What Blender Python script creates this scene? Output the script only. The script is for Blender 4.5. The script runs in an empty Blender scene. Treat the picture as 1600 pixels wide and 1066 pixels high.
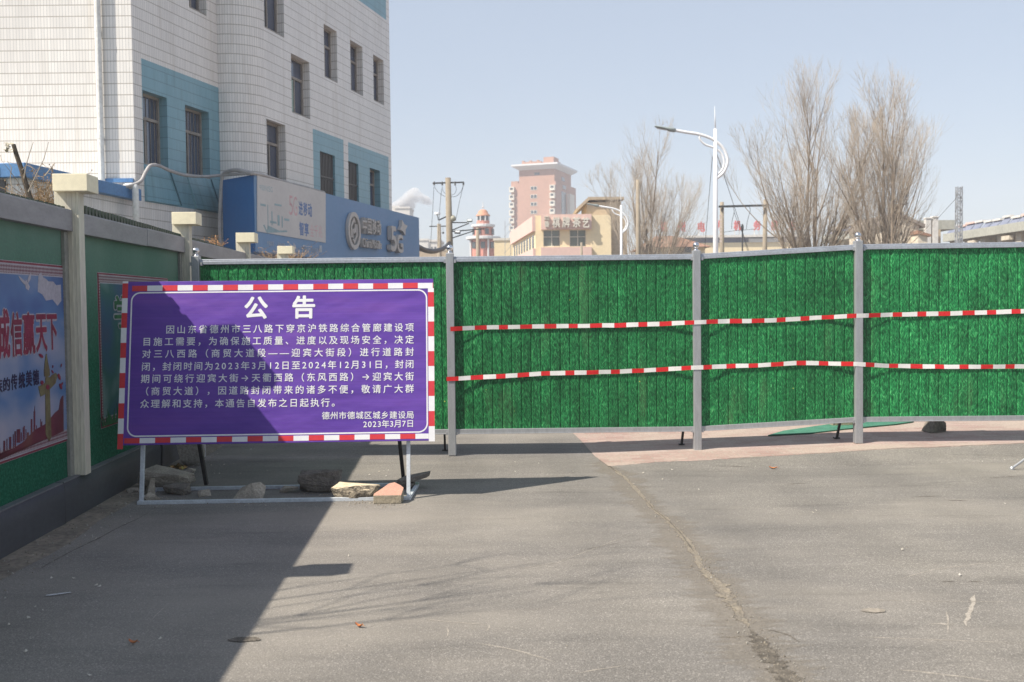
import bpy, math, random
from mathutils import Vector, Matrix, noise
R = math.radians
V3 = Vector
rng = random.Random(7)

# ------------------------------------------------------------------ camera, world, sun, exposure
sc = bpy.context.scene
COL = sc.collection
FPX, CAMH = 1555.56, 1.55
PITCH = math.atan((533 - 474) / FPX)
ROLL = R(0.62)
_f = V3((0, math.cos(PITCH), -math.sin(PITCH)))
_r0 = V3((1, 0, 0)); _u0 = V3((0, math.sin(PITCH), math.cos(PITCH)))
_r = _r0 * math.cos(ROLL) - _u0 * math.sin(ROLL)
_u = _u0 * math.cos(ROLL) + _r0 * math.sin(ROLL)
CAM = V3((0, 0, CAMH))
cam = bpy.data.cameras.new('camera')
cam.lens = 35; cam.sensor_width = 36; cam.clip_end = 6000; cam.clip_start = 0.05
cam.dof.use_dof = True; cam.dof.focus_distance = 8.6; cam.dof.aperture_fstop = 3.6
camo = bpy.data.objects.new('camera', cam); COL.objects.link(camo)
m3 = Matrix((_r, _u, -_f)).transposed()
camo.matrix_world = Matrix.Translation(CAM) @ m3.to_4x4()
sc.camera = camo

SUNV = V3((-0.79, -0.39, 1.0)).normalized()
elev = math.asin(SUNV.z)
w = bpy.data.worlds.new("World"); sc.world = w; w.use_nodes = True
nt = w.node_tree
bg = nt.nodes['Background']
sky = nt.nodes.new('ShaderNodeTexSky'); sky.sky_type = 'NISHITA'; sky.sun_disc = False
sky.sun_elevation = elev; sky.sun_rotation = math.atan2(SUNV.x, SUNV.y)
sky.altitude = 20; sky.air_density = 1.15; sky.dust_density = 0.9; sky.ozone_density = 1.6
veil = nt.nodes.new('ShaderNodeMix'); veil.data_type = 'RGBA'          # thin milky overcast over the clear sky
veil.inputs[0].default_value = 0.70; veil.inputs[7].default_value = (2.45, 2.72, 3.16, 1)
nt.links.new(sky.outputs[0], veil.inputs[6]); nt.links.new(veil.outputs[2], bg.inputs[0]); bg.inputs[1].default_value = 0.115
sl = bpy.data.lights.new('sun', 'SUN'); sl.energy = 4.4; sl.angle = R(0.53); sl.color = (1.0, 0.92, 0.80)
slo = bpy.data.objects.new('sun', sl); COL.objects.link(slo)
slo.rotation_euler = SUNV.to_track_quat('Z', 'Y').to_euler()
vs = sc.view_settings
vs.view_transform = 'Standard'; vs.look = 'None'; vs.gamma = 1; vs.use_curve_mapping = False
vs.exposure = 0.85
sc.cycles.max_bounces = 6; sc.cycles.volume_bounces = 1

# ------------------------------------------------------------------ from photograph measurements to places
def ray(x, y): return _f + _r * ((x - 800) / FPX) - _u * ((y - 533) / FPX)
def G(x, y, z=0.0):
    d = ray(x, y); return CAM + d * ((z - CAMH) / d.z)
def at(x, y, Y):
    d = ray(x, y); return CAM + d * (Y / d.y)
class Fr:
    """a flat face in the place: origin, along, up, outward"""
    def __init__(s, O, U, V=None, N=None):
        s.O = V3(O); s.U = V3(U).normalized(); s.V = V3(V).normalized() if V is not None else V3((0, 0, 1))
        s.N = V3(N) if N is not None else s.U.cross(s.V).normalized()
    def p(s, u, v, n=0): return s.O + s.U * u + s.V * v + s.N * n
    def uv(s, x, y, n=0):
        d = ray(x, y); o = s.O + s.N * n
        q = CAM + d * ((o - CAM).dot(s.N) / d.dot(s.N)) - s.O
        return q.dot(s.U), q.dot(s.V)

# ------------------------------------------------------------------ materials
def S(r, g, b):
    return tuple(((c / 255 / 12.92) if c / 255 <= 0.04045 else ((c / 255 + 0.055) / 1.055) ** 2.4) for c in (r, g, b))
MATS = {}
def nodes(name):
    m = bpy.data.materials.new(name); m.use_nodes = True
    t = m.node_tree
    return m, t, t.nodes['Principled BSDF'], t.nodes.new, t.links.new
def setc(b, c): b.inputs['Base Color'].default_value = (*c[:3], 1)
def mixc(new, link, fac, a, b, mode='MIX'):
    n = new('ShaderNodeMix'); n.data_type = 'RGBA'; n.blend_type = mode
    for s, v in ((0, fac), (6, a), (7, b)):
        if isinstance(v, bpy.types.NodeSocket): link(v, n.inputs[s])
        elif isinstance(v, (int, float)): n.inputs[s].default_value = v
        else: n.inputs[s].default_value = (*v[:3], 1)
    return n.outputs[2]
def math_(new, link, op, a, b=None, c=None, clamp=False):
    n = new('ShaderNodeMath'); n.operation = op; n.use_clamp = clamp
    for i, v in enumerate((a, b, c)):
        if v is None: continue
        if isinstance(v, bpy.types.NodeSocket): link(v, n.inputs[i])
        else: n.inputs[i].default_value = v
    return n.outputs[0]
def ramp(new, link, f, stops):
    n = new('ShaderNodeValToRGB'); link(f, n.inputs[0]); e = n.color_ramp.elements
    while len(e) < len(stops): e.new(0.5)
    for i, (p, c) in enumerate(stops):
        e[i].position = p; e[i].color = (*c[:3], 1) if not isinstance(c, (int, float)) else (c, c, c, 1)
    return n.outputs[0]
def tex(new, link, kind, vec, scale, **kw):
    n = new('ShaderNodeTex' + kind); n.inputs['Scale'].default_value = scale
    for k, v in kw.items():
        if k in n.inputs: n.inputs[k].default_value = v
        else: setattr(n, k, v)
    if vec is not None: link(vec, n.inputs['Vector'])
    return n
def mapped(new, link, src, scale=(1, 1, 1), rot=(0, 0, 0)):
    n = new('ShaderNodeMapping'); n.inputs['Scale'].default_value = scale; n.inputs['Rotation'].default_value = rot
    link(src, n.inputs['Vector']); return n.outputs[0]
def bump(new, link, b, h, strength, dist=0.01):
    n = new('ShaderNodeBump'); n.inputs['Strength'].default_value = strength; n.inputs['Distance'].default_value = dist
    link(h, n.inputs['Height']); link(n.outputs[0], b.inputs['Normal'])
def M(name, c, c2=None, scale=4.0, rough=0.7, metal=0.0, bmp=0.0, bscale=40.0, stretch=(1, 1, 1), fine=0.12, spec=0.4):
    if name in MATS: return MATS[name]
    m, t, b, new, link = nodes(name)
    co = new('ShaderNodeTexCoord').outputs['Object']
    mv = mapped(new, link, co, stretch)
    n1 = tex(new, link, 'Noise', mv, scale, Detail=5.0, Roughness=0.6).outputs['Fac']
    n2 = tex(new, link, 'Noise', mv, scale * 9, Detail=3.0).outputs['Fac']
    if c2 is None: c2 = tuple(x * 0.78 for x in c)
    col = mixc(new, link, ramp(new, link, n1, [(0.36, 0.0), (0.66, 1.0)]), c, c2)
    k = ramp(new, link, n2, [(0.3, 1 - fine), (0.7, 1 + fine)])
    col = mixc(new, link, 1.0, col, k, 'MULTIPLY')
    link(col, b.inputs['Base Color'])
    b.inputs['Metallic'].default_value = metal
    b.inputs['Specular IOR Level'].default_value = spec
    rr = ramp(new, link, n1, [(0.3, max(rough - 0.08, 0)), (0.7, min(rough + 0.1, 1))]); link(rr, b.inputs['Roughness'])
    if bmp: bump(new, link, b, tex(new, link, 'Noise', co, bscale, Detail=4.0).outputs['Fac'], bmp)
    MATS[name] = m
    return m

def asphalt():
    m, t, b, new, link = nodes('asphalt')
    co = new('ShaderNodeTexCoord').outputs['Object']
    big = tex(new, link, 'Noise', co, 0.55, Detail=5.0, Roughness=0.6).outputs['Fac']
    st = tex(new, link, 'Noise', mapped(new, link, co, (0.5, 3.2, 1), (0, 0, R(8))), 1.7, Detail=6.0, Roughness=0.65).outputs['Fac']
    gr = tex(new, link, 'Noise', co, 135.0, Detail=2.0, Roughness=0.6).outputs['Fac']
    vo = tex(new, link, 'Voronoi', co, 150.0).outputs['Color']
    vog = new('ShaderNodeSeparateColor'); link(vo, vog.inputs[0])
    base = ramp(new, link, big, [(0.3, (0.168, 0.158, 0.146)), (0.5, (0.205, 0.191, 0.174)), (0.72, (0.255, 0.236, 0.208))])
    k = ramp(new, link, st, [(0.28, 0.72), (0.42, 0.95), (0.6, 1.02), (0.75, 1.22)])
    base = mixc(new, link, 1.0, base, k, 'MULTIPLY')
    base = mixc(new, link, 1.0, base, ramp(new, link, gr, [(0.32, 0.64), (0.5, 0.94), (0.68, 1.26)]), 'MULTIPLY')
    base = mixc(new, link, 1.0, base, ramp(new, link, vog.outputs[0], [(0.1, 0.82), (0.85, 1.02), (0.97, 1.5)]), 'MULTIPLY')
    # darker worn smears and pale dust scuffs
    sm = tex(new, link, 'Noise', mapped(new, link, co, (0.7, 4.5, 1), (0, 0, R(-4))), 1.3, Detail=7.0, Roughness=0.7).outputs['Fac']
    base = mixc(new, link, ramp(new, link, sm, [(0.61, 0.0), (0.70, 0.55)]), base, (0.10, 0.095, 0.088))
    sc2 = tex(new, link, 'Noise', mapped(new, link, co, (1.2, 14, 1), (0, 0, R(12))), 2.1, Detail=6.0, Roughness=0.7).outputs['Fac']
    base = mixc(new, link, ramp(new, link, sc2, [(0.66, 0.0), (0.74, 0.5)]), base, (0.36, 0.33, 0.285))
    # drifted dust and faint wheel tracks
    dr = tex(new, link, 'Noise', mapped(new, link, co, (0.22, 0.55, 1), (0, 0, R(20))), 1.0, Detail=8.0, Roughness=0.62).outputs['Fac']
    base = mixc(new, link, ramp(new, link, dr, [(0.48, 0.0), (0.64, 0.55)]), base, (0.285, 0.260, 0.224))
    wt = tex(new, link, 'Wave', mapped(new, link, co, (1, 0.06, 1), (0, 0, R(-7))), 0.34, Distortion=2.5, Detail=3.0).outputs['Fac']
    base = mixc(new, link, 1.0, base, ramp(new, link, wt, [(0.2, 1.02), (0.62, 1.0), (0.92, 0.95)]), 'MULTIPLY')
    link(base, b.inputs['Base Color']); b.inputs['Roughness'].default_value = 0.88
    b.inputs['Specular IOR Level'].default_value = 0.25
    bump(new, link, b, gr, 0.55, 0.006)
    return m
def tiled(name, c, c2, rowh=0.222, colw=0.062, joint=0.75, jrow=0.72):
    """glazed strip tiles: vertical strips in rows; UV is in metres"""
    m, t, b, new, link = nodes(name)
    uv = new('ShaderNodeTexCoord').outputs['UV']
    sp = new('ShaderNodeSeparateXYZ'); link(uv, sp.inputs[0])
    fu = math_(new, link, 'FRACT', math_(new, link, 'DIVIDE', sp.outputs[0], colw))
    fv = math_(new, link, 'FRACT', math_(new, link, 'DIVIDE', sp.outputs[1], rowh))
    ju = math_(new, link, 'LESS_THAN', fu, 0.2)
    jv = math_(new, link, 'LESS_THAN', fv, 0.085)
    n1 = tex(new, link, 'Noise', mapped(new, link, uv, (1.0, 0.28, 1)), 1.1, Detail=6.0, Roughness=0.62).outputs['Fac']
    n2 = tex(new, link, 'Noise', mapped(new, link, uv, (5.0, 0.35, 1)), 1.0, Detail=5.0).outputs['Fac']
    wn = new('ShaderNodeTexWhiteNoise'); wn.noise_dimensions = '2D'
    fl = new('ShaderNodeVectorMath'); fl.operation = 'FLOOR'
    dv = new('ShaderNodeVectorMath'); dv.operation = 'DIVIDE'; dv.inputs[1].default_value = (colw, rowh, 1)
    link(uv, dv.inputs[0]); link(dv.outputs[0], fl.inputs[0]); link(fl.outputs[0], wn.inputs['Vector'])
    col = mixc(new, link, ramp(new, link, n1, [(0.35, 0.0), (0.68, 1.0)]), c, c2)
    col = mixc(new, link, 1.0, col, ramp(new, link, wn.outputs[0], [(0.0, 0.94), (1.0, 1.04)]), 'MULTIPLY')
    col = mixc(new, link, ramp(new, link, n2, [(0.55, 0.0), (0.75, 0.5)]), col, tuple(x * 0.62 for x in (c[0], c[1] * 0.92, c[2] * 0.8)))
    col = mixc(new, link, math_(new, link, 'MULTIPLY', ju, joint), col, tuple(x * k for x, k in zip(c, (0.62, 0.63, 0.65))))
    col = mixc(new, link, math_(new, link, 'MULTIPLY', jv, jrow), col, (c[0] * 0.38, c[1] * 0.35, c[2] * 0.31))
    link(col, b.inputs['Base Color']); b.inputs['Roughness'].default_value = 0.34
    h = math_(new, link, 'SUBTRACT', 1.0, math_(new, link, 'MAXIMUM', ju, jv))
    bump(new, link, b, h, 0.25, 0.004)
    return m
def grass_print():
    m, t, b, new, link = nodes('grass_print')
    co = new('ShaderNodeTexCoord').outputs['Object']
    def layer(rot, seed, s):
        mv = mapped(new, link, co, (1, 1, 1), (0, R(rot), 0))
        off = new('ShaderNodeVectorMath'); off.operation = 'ADD'; link(mv, off.inputs[0]); off.inputs[1].default_value = (seed, seed, seed)
        d = tex(new, link, 'Noise', off.outputs[0], 13.0, Detail=1.5)
        dm = new('ShaderNodeVectorMath'); dm.operation = 'MULTIPLY_ADD'; link(d.outputs['Color'], dm.inputs[0])
        dm.inputs[1].default_value = (0.055, 0.0, 0.055); link(off.outputs[0], dm.inputs[2])
        st = mapped(new, link, dm.outputs[0], (1.0, 0.4, 0.2))
        return tex(new, link, 'Noise', st, s, Detail=2.0, Roughness=0.55).outputs['Fac']
    a = layer(14, 0.0, 125.0); c = layer(-24, 3.1, 105.0)
    f = math_(new, link, 'MAXIMUM', a, c)
    f = math_(new, link, 'ADD', math_(new, link, 'MULTIPLY', f, 0.8), math_(new, link, 'MULTIPLY', a, 0.2))
    col = ramp(new, link, f, [(0.44, (0.004, 0.066, 0.021)), (0.525, (0.009, 0.135, 0.040)), (0.585, (0.017, 0.205, 0.062)), (0.65, (0.046, 0.30, 0.092)), (0.73, (0.11, 0.40, 0.155))])
    cl = tex(new, link, 'Noise', mapped(new, link, co, (1, 1, 0.5)), 5.5, Detail=4.0).outputs['Fac']
    col = mixc(new, link, 1.0, col, ramp(new, link, cl, [(0.33, 0.72), (0.68, 1.22)]), 'MULTIPLY')
    sp = new('ShaderNodeSeparateXYZ'); link(co, sp.inputs[0])
    wn = new('ShaderNodeTexWhiteNoise'); wn.noise_dimensions = '1D'
    link(math_(new, link, 'FLOOR', math_(new, link, 'DIVIDE', sp.outputs[0], 0.868)), wn.inputs['W'])
    col = mixc(new, link, 1.0, col, ramp(new, link, wn.outputs[0], [(0.0, 0.82), (1.0, 1.14)]), 'MULTIPLY')
    dust = tex(new, link, 'Noise', mapped(new, link, co, (3, 1, 0.6)), 1.6, Detail=6.0).outputs['Fac']
    col = mixc(new, link, ramp(new, link, dust, [(0.58, 0.0), (0.78, 0.22)]), col, (0.17, 0.25, 0.12))
    fk = tex(new, link, 'Voronoi', mapped(new, link, co, (1, 1, 1.0)), 7.0, Randomness=1.0)
    sp2 = new('ShaderNodeSeparateColor'); link(fk.outputs['Color'], sp2.inputs[0])
    fleck = math_(new, link, 'MULTIPLY', math_(new, link, 'LESS_THAN', fk.outputs['Distance'], 0.045), math_(new, link, 'GREATER_THAN', sp2.outputs[0], 0.8))
    col = mixc(new, link, fleck, col, (0.45, 0.42, 0.08))
    link(col, b.inputs['Base Color']); b.inputs['Roughness'].default_value = 0.5
    b.inputs['Specular IOR Level'].default_value = 0.3
    return m
def felt():
    m, t, b, new, link = nodes('green_felt')
    co = new('ShaderNodeTexCoord').outputs['Object']
    n1 = tex(new, link, 'Noise', co, 55.0, Detail=5.0, Roughness=0.75).outputs['Fac']
    n2 = tex(new, link, 'Noise', co, 1.6, Detail=4.0).outputs['Fac']
    col = ramp(new, link, n1, [(0.34, (0.006, 0.060, 0.032)), (0.52, (0.014, 0.115, 0.062)), (0.7, (0.04, 0.19, 0.115))])
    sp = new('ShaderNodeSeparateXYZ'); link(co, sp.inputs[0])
    # paler and greyer towards the top
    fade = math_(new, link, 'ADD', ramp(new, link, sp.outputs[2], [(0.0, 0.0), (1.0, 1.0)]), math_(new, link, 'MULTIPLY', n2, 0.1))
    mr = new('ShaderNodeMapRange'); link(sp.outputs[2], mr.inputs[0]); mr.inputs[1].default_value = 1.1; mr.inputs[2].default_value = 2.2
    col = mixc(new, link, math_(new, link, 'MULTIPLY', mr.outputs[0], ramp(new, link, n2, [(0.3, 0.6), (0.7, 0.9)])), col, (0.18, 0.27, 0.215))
    link(col, b.inputs['Base Color']); b.inputs['Roughness'].default_value = 0.95
    b.inputs['Specular IOR Level'].default_value = 0.15
    bump(new, link, b, n1, 0.6, 0.004)
    return m
def paving():
    m, t, b, new, link = nodes('brick_paving')
    co = new('ShaderNodeTexCoord').outputs['Object']
    br = new('ShaderNodeTexBrick'); link(co, br.inputs['Vector']); br.inputs['Scale'].default_value = 1.0
    br.inputs['Brick Width'].default_value = 0.21; br.inputs['Row Height'].default_value = 0.105; br.inputs['Mortar Size'].default_value = 0.006
    br.inputs['Color1'].default_value = (0.29, 0.185, 0.16, 1); br.inputs['Color2'].default_value = (0.38, 0.275, 0.24, 1); br.inputs['Mortar'].default_value = (0.30, 0.26, 0.22, 1)
    n = tex(new, link, 'Noise', co, 1.1, Detail=6.0, Roughness=0.65).outputs['Fac']
    col = mixc(new, link, ramp(new, link, n, [(0.42, 0.05), (0.62, 0.75)]), br.outputs['Color'], (0.385, 0.325, 0.27))
    g = tex(new, link, 'Noise', co, 60.0, Detail=3.0).outputs['Fac']
    col = mixc(new, link, 1.0, col, ramp(new, link, g, [(0.3, 0.8), (0.7, 1.15)]), 'MULTIPLY')
    link(col, b.inputs['Base Color']); b.inputs['Roughness'].default_value = 0.9
    bump(new, link, b, br.outputs['Fac'], -0.3, 0.004)
    return m
def glass(name, c, rough=0.06):
    m, t, b, new, link = nodes(name)
    co = new('ShaderNodeTexCoord').outputs['Object']
    n = tex(new, link, 'Noise', co, 1.3, Detail=3.0).outputs['Fac']
    link(mixc(new, link, n, c, tuple(x * 0.45 for x in c)), b.inputs['Base Color'])
    b.inputs['Roughness'].default_value = rough; b.inputs['Specular IOR Level'].default_value = 0.9
    b.inputs['IOR'].default_value = 1.6
    return m
def banner_print():
    m, t, b, new, link = nodes('purple_banner')
    co = new('ShaderNodeTexCoord').outputs['Object']
    n = tex(new, link, 'Noise', mapped(new, link, co, (0.5, 1, 3.0)), 2.4, Detail=5.0).outputs['Fac']
    hl = tex(new, link, 'Noise', mapped(new, link, co, (0.15, 1, 60)), 3.0, Detail=2.0).outputs['Fac']
    col = ramp(new, link, n, [(0.3, (0.098, 0.044, 0.30)), (0.55, (0.125, 0.055, 0.34)), (0.75, (0.165, 0.067, 0.345))])
    col = mixc(new, link, 1.0, col, ramp(new, link, hl, [(0.3, 0.92), (0.7, 1.07)]), 'MULTIPLY')
    link(col, b.inputs['Base Color'])
    link(ramp(new, link, n, [(0.3, 0.4), (0.7, 0.55)]), b.inputs['Roughness']); b.inputs['Specular IOR Level'].default_value = 0.3
    wr = tex(new, link, 'Noise', mapped(new, link, co, (0.8, 1, 1.6), (0, R(25), 0)), 2.2, Detail=3.0).outputs['Fac']
    bump(new, link, b, wr, 0.6, 0.04)
    return m

ASPH = asphalt(); GRASSP = grass_print(); FELT = felt(); PAVE = paving()
TILEW = tiled('white_tile', (0.76, 0.735, 0.70), (0.67, 0.645, 0.615))
TILEB = tiled('blue_tile', (0.165, 0.33, 0.405), (0.205, 0.365, 0.43), joint=0.25, jrow=0.42)
GLASS = glass('window_glass', (0.085, 0.105, 0.165))
DARKGL = glass('dark_opening', (0.03, 0.024, 0.02), 0.5)
PURPLE = banner_print()
WHITEP = M('white_vinyl', (0.76, 0.76, 0.78), (0.70, 0.70, 0.73), rough=0.5, fine=0.03)
REDP = M('red_vinyl', (0.62, 0.045, 0.06), (0.55, 0.04, 0.05), rough=0.4, fine=0.05)
STEEL = M('galvanised_steel', (0.42, 0.43, 0.445), (0.34, 0.35, 0.36), scale=9, rough=0.45, metal=0.55, stretch=(3, 3, 0.6), fine=0.08)
RAILM = M('rail_steel', (0.46, 0.49, 0.54), (0.38, 0.40, 0.44), scale=6, rough=0.4, metal=0.5)
CHROME = M('bright_ball', (0.7, 0.7, 0.72), (0.6, 0.6, 0.62), rough=0.14, metal=1.0)
BLACKM = M('black_steel', (0.022, 0.022, 0.025), (0.035, 0.033, 0.032), rough=0.5)
FRAMEW = M('pale_painted_steel', (0.60, 0.64, 0.68), (0.50, 0.53, 0.57), scale=7, rough=0.45, metal=0.15)
COPING = M('grey_coping', (0.30, 0.29, 0.295), (0.26, 0.25, 0.25), scale=2.2, rough=0.6, stretch=(1, 1, 3), fine=0.06)
PLINTH = M('dark_plinth', (0.052, 0.056, 0.066), (0.075, 0.078, 0.086), scale=1.8, rough=0.5, fine=0.1, stretch=(1, 1, 2))
CREAM = M('cream_paint', (0.82, 0.75, 0.55), (0.77, 0.70, 0.51), scale=3, rough=0.55, fine=0.05)
CREAMD = M('cream_post', (0.62, 0.59, 0.47), (0.52, 0.48, 0.40), scale=3, rough=0.6, stretch=(3, 3, 0.4))
GREYTRIM = M('grey_trim', (0.27, 0.27, 0.24), rough=0.6)
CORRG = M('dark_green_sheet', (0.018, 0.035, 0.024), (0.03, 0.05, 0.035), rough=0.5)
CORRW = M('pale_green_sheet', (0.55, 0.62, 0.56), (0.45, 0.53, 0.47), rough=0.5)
BLUEC = M('blue_coping', (0.085, 0.20, 0.40), (0.10, 0.23, 0.43), scale=3, rough=0.45)
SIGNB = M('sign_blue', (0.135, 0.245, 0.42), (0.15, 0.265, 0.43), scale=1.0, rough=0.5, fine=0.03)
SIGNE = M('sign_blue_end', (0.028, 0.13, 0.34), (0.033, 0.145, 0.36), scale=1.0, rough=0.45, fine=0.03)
BANN = M('pale_banner', (0.54, 0.525, 0.51), (0.50, 0.485, 0.475), scale=1.3, rough=0.6, fine=0.03)
LETG = M('grey_letters', (0.50, 0.47, 0.44), (0.44, 0.42, 0.40), rough=0.5, fine=0.04)
LOGOD = M('logo_dark', (0.07, 0.075, 0.085), rough=0.5)
PIPE = M('white_pipe', (0.72, 0.72, 0.69), (0.64, 0.63, 0.60), scale=2, rough=0.45)
FRAMEM = M('window_frame', (0.30, 0.27, 0.24), (0.22, 0.20, 0.18), rough=0.5)
HOSE = M('grey_hose', (0.42, 0.40, 0.39), rough=0.6)
BARK = M('bark', (0.31, 0.25, 0.19), (0.20, 0.165, 0.13), scale=3, rough=0.9, bmp=0.4)
TWIG = M('twigs', (0.36, 0.31, 0.255), (0.30, 0.26, 0.215), scale=2, rough=0.9)
CONC = M('concrete', (0.34, 0.32, 0.285), (0.26, 0.245, 0.215), scale=5, rough=0.9, bmp=0.7, bscale=45, fine=0.2)
GUTTER = M('gutter_concrete', (0.24, 0.205, 0.16), (0.15, 0.13, 0.105), scale=3, rough=0.95, bmp=0.6, bscale=60, fine=0.25)
STONE = M('stone_brown', (0.40, 0.35, 0.285), (0.27, 0.24, 0.20), scale=8, rough=0.9, bmp=0.8, bscale=50, fine=0.22)
STONEY = M('stone_sandy', (0.46, 0.39, 0.29), (0.075, 0.066, 0.056), scale=17, rough=0.95, bmp=1.0, bscale=60, fine=0.4)
STONED = M('stone_dark', (0.235, 0.205, 0.175), (0.15, 0.132, 0.114), scale=14, rough=0.95, bmp=1.0, bscale=55, fine=0.3)
BRICKR = M('pink_block_face', (0.50, 0.27, 0.20), (0.43, 0.24, 0.185), scale=10, rough=0.9, bmp=0.4, fine=0.15)
BRICKG = M('block_side', (0.33, 0.285, 0.21), (0.26, 0.23, 0.18), scale=14, rough=0.95, bmp=0.7, fine=0.25)
WHITEM = M('lamp_white', (0.78, 0.80, 0.82), (0.72, 0.74, 0.77), rough=0.35, fine=0.02)
LAMPG = M('lamp_head_grey', (0.30, 0.34, 0.34), (0.24, 0.28, 0.28), rough=0.4)
POLEC = M('pole_concrete', (0.30, 0.255, 0.195), (0.24, 0.205, 0.16), scale=2, rough=0.9)
TAPEW = M('tape_white', (0.74, 0.72, 0.70), (0.68, 0.66, 0.64), scale=12, rough=0.35, fine=0.06)
TAPER = M('tape_red', (0.62, 0.02, 0.025), (0.55, 0.018, 0.02), scale=12, rough=0.32, fine=0.06)
DRY = M('dry_stems', (0.36, 0.25, 0.145), (0.27, 0.19, 0.12), rough=0.9)
NET = M('green_net', (0.055, 0.20, 0.13), (0.04, 0.155, 0.10), scale=7, rough=0.8, bmp=0.6, bscale=80, fine=0.25)

# ------------------------------------------------------------------ mesh building
WL = {}
class MB:
    def __init__(s): s.v = []; s.f = []; s.m = []; s.uv = []
    def add(s, vs_, fs, m=0, uv=None):
        o = len(s.v); s.v += [tuple(q) for q in vs_]
        for i, f in enumerate(fs):
            s.f.append([o + k for k in f]); s.m.append(m if isinstance(m, int) else m[i]); s.uv.append(uv[i] if uv else None)
        return s
    def quad(s, a, b, c, d, m=0, uv=None): return s.add((a, b, c, d), ((0, 1, 2, 3),), m, [uv] if uv else None)
    def boxv(s, o, a, b, c, m=0):
        """box from corner o with edge vectors a, b, c"""
        o, a, b, c = V3(o), V3(a), V3(b), V3(c)
        P = [o, o + a, o + a + b, o + b, o + c, o + a + c, o + a + b + c, o + b + c]
        F = [(0, 3, 2, 1), (4, 5, 6, 7), (0, 1, 5, 4), (1, 2, 6, 5), (2, 3, 7, 6), (3, 0, 4, 7)]
        if a.cross(b).dot(c) < 0: F = [f[::-1] for f in F]
        return s.add(P, F, m)
    def box(s, x0, x1, y0, y1, z0, z1, m=0): return s.boxv((x0, y0, z0), (x1 - x0, 0, 0), (0, y1 - y0, 0), (0, 0, z1 - z0), m)
    def boxf(s, fr, u0, u1, v0, v1, n0, n1, m=0):
        return s.boxv(fr.p(u0, v0, n0), fr.U * (u1 - u0), fr.V * (v1 - v0), fr.N * (n1 - n0), m)
    def tube(s, pts, r, k=8, m=0, cap=True):
        pts = [V3(q) for q in pts]; n = len(pts)
        rs = r if isinstance(r, (list, tuple)) else [r] * n
        o = len(s.v); t0 = (pts[1] - pts[0]).normalized()
        a = t0.orthogonal().normalized()
        for i, q in enumerate(pts):
            t = (pts[min(i + 1, n - 1)] - pts[max(i - 1, 0)]).normalized()
            a = (a - t * a.dot(t)).normalized(); b = t.cross(a)
            for j in range(k):
                an = 2 * math.pi * j / k
                s.v.append(tuple(q + (a * math.cos(an) + b * math.sin(an)) * rs[i]))
        for i in range(n - 1):
            for j in range(k):
                s.f.append([o + i * k + j, o + i * k + (j + 1) % k, o + (i + 1) * k + (j + 1) % k, o + (i + 1) * k + j]); s.m.append(m); s.uv.append(None)
        if cap and k > 2:
            s.f.append([o + j for j in range(k)][::-1]); s.m.append(m); s.uv.append(None)
            s.f.append([o + (n - 1) * k + j for j in range(k)]); s.m.append(m); s.uv.append(None)
        return s
    def bar(s, a, b, w_, m=0, h_=None):
        a, b = V3(a), V3(b); t = (b - a).normalized()
        x = t.cross(V3((0, 0, 1)));
        x = x.normalized() if x.length > 0.05 else V3((1, 0, 0)); y = x.cross(t)
        h_ = h_ or w_
        return s.boxv(a - x * w_ / 2 - y * h_ / 2, x * w_, y * h_, b - a, m)
    def ball(s, c, r, k=12, rings=8, m=0):
        c = V3(c); rr = r if isinstance(r, (tuple, list)) else (r, r, r)
        return s.lathe([(math.sin(math.pi * i / rings) , -math.cos(math.pi * i / rings)) for i in range(rings + 1)], c, k, m, sc_=rr)
    def lathe(s, prof, c, k=16, m=0, sc_=(1, 1, 1), rot=0.0):
        c = V3(c); o = len(s.v); n = len(prof)
        for (r, z) in prof:
            for j in range(k):
                an = 2 * math.pi * j / k + rot
                s.v.append((c.x + r * math.cos(an) * sc_[0], c.y + r * math.sin(an) * sc_[1], c.z + z * sc_[2]))
        for i in range(n - 1):
            for j in range(k):
                s.f.append([o + i * k + j, o + i * k + (j + 1) % k, o + (i + 1) * k + (j + 1) % k, o + (i + 1) * k + j])
                s.m.append(m if isinstance(m, int) else m[i]); s.uv.append(None)
        return s
    def prism(s, pts, ext, m=0):
        """flat outline pts (3D) thickened by vector ext"""
        pts = [V3(q) for q in pts]; n = len(pts); ext = V3(ext)
        nn = V3((0, 0, 0))
        for i in range(n): nn += pts[i].cross(pts[(i + 1) % n])
        if nn.dot(ext) < 0: pts = pts[::-1]
        P = pts + [q + ext for q in pts]
        F = [list(range(n))[::-1], list(range(n, 2 * n))] + [[i, (i + 1) % n, n + (i + 1) % n, n + i] for i in range(n)]
        return s.add(P, F, m)
    def build(s, name, mats, parent=None, smooth=False, bevel=0.0):
        me = bpy.data.meshes.new(name)
        off = WL.get(parent, V3((0, 0, 0)))
        me.from_pydata([(x - off.x, y - off.y, z - off.z) for x, y, z in s.v], [], s.f)
        for mt in (mats if isinstance(mats, (list, tuple)) else [mats]): me.materials.append(mt)
        me.polygons.foreach_set('material_index', s.m)
        if any(u is not None for u in s.uv):
            L = me.uv_layers.new(name='UVMap'); d = L.data; k = 0
            for f, u in zip(s.f, s.uv):
                for j in range(len(f)):
                    if u: d[k].uv = u[j]
                    k += 1
        if smooth: me.polygons.foreach_set('use_smooth', [True] * len(me.polygons))
        me.update()
        o = bpy.data.objects.new(name, me); COL.objects.link(o)
        if parent is not None: o.parent = parent; WL[o] = off
        if bevel:
            b = o.modifiers.new('bevel', 'BEVEL'); b.width = bevel; b.segments = 2; b.limit_method = 'ANGLE'
        return o
def tag(o, label=None, cat=None, group=None, kind=None):
    if label: o['label'] = label
    if cat: o['category'] = cat
    if group: o['group'] = group
    if kind: o['kind'] = kind
    return o
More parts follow.
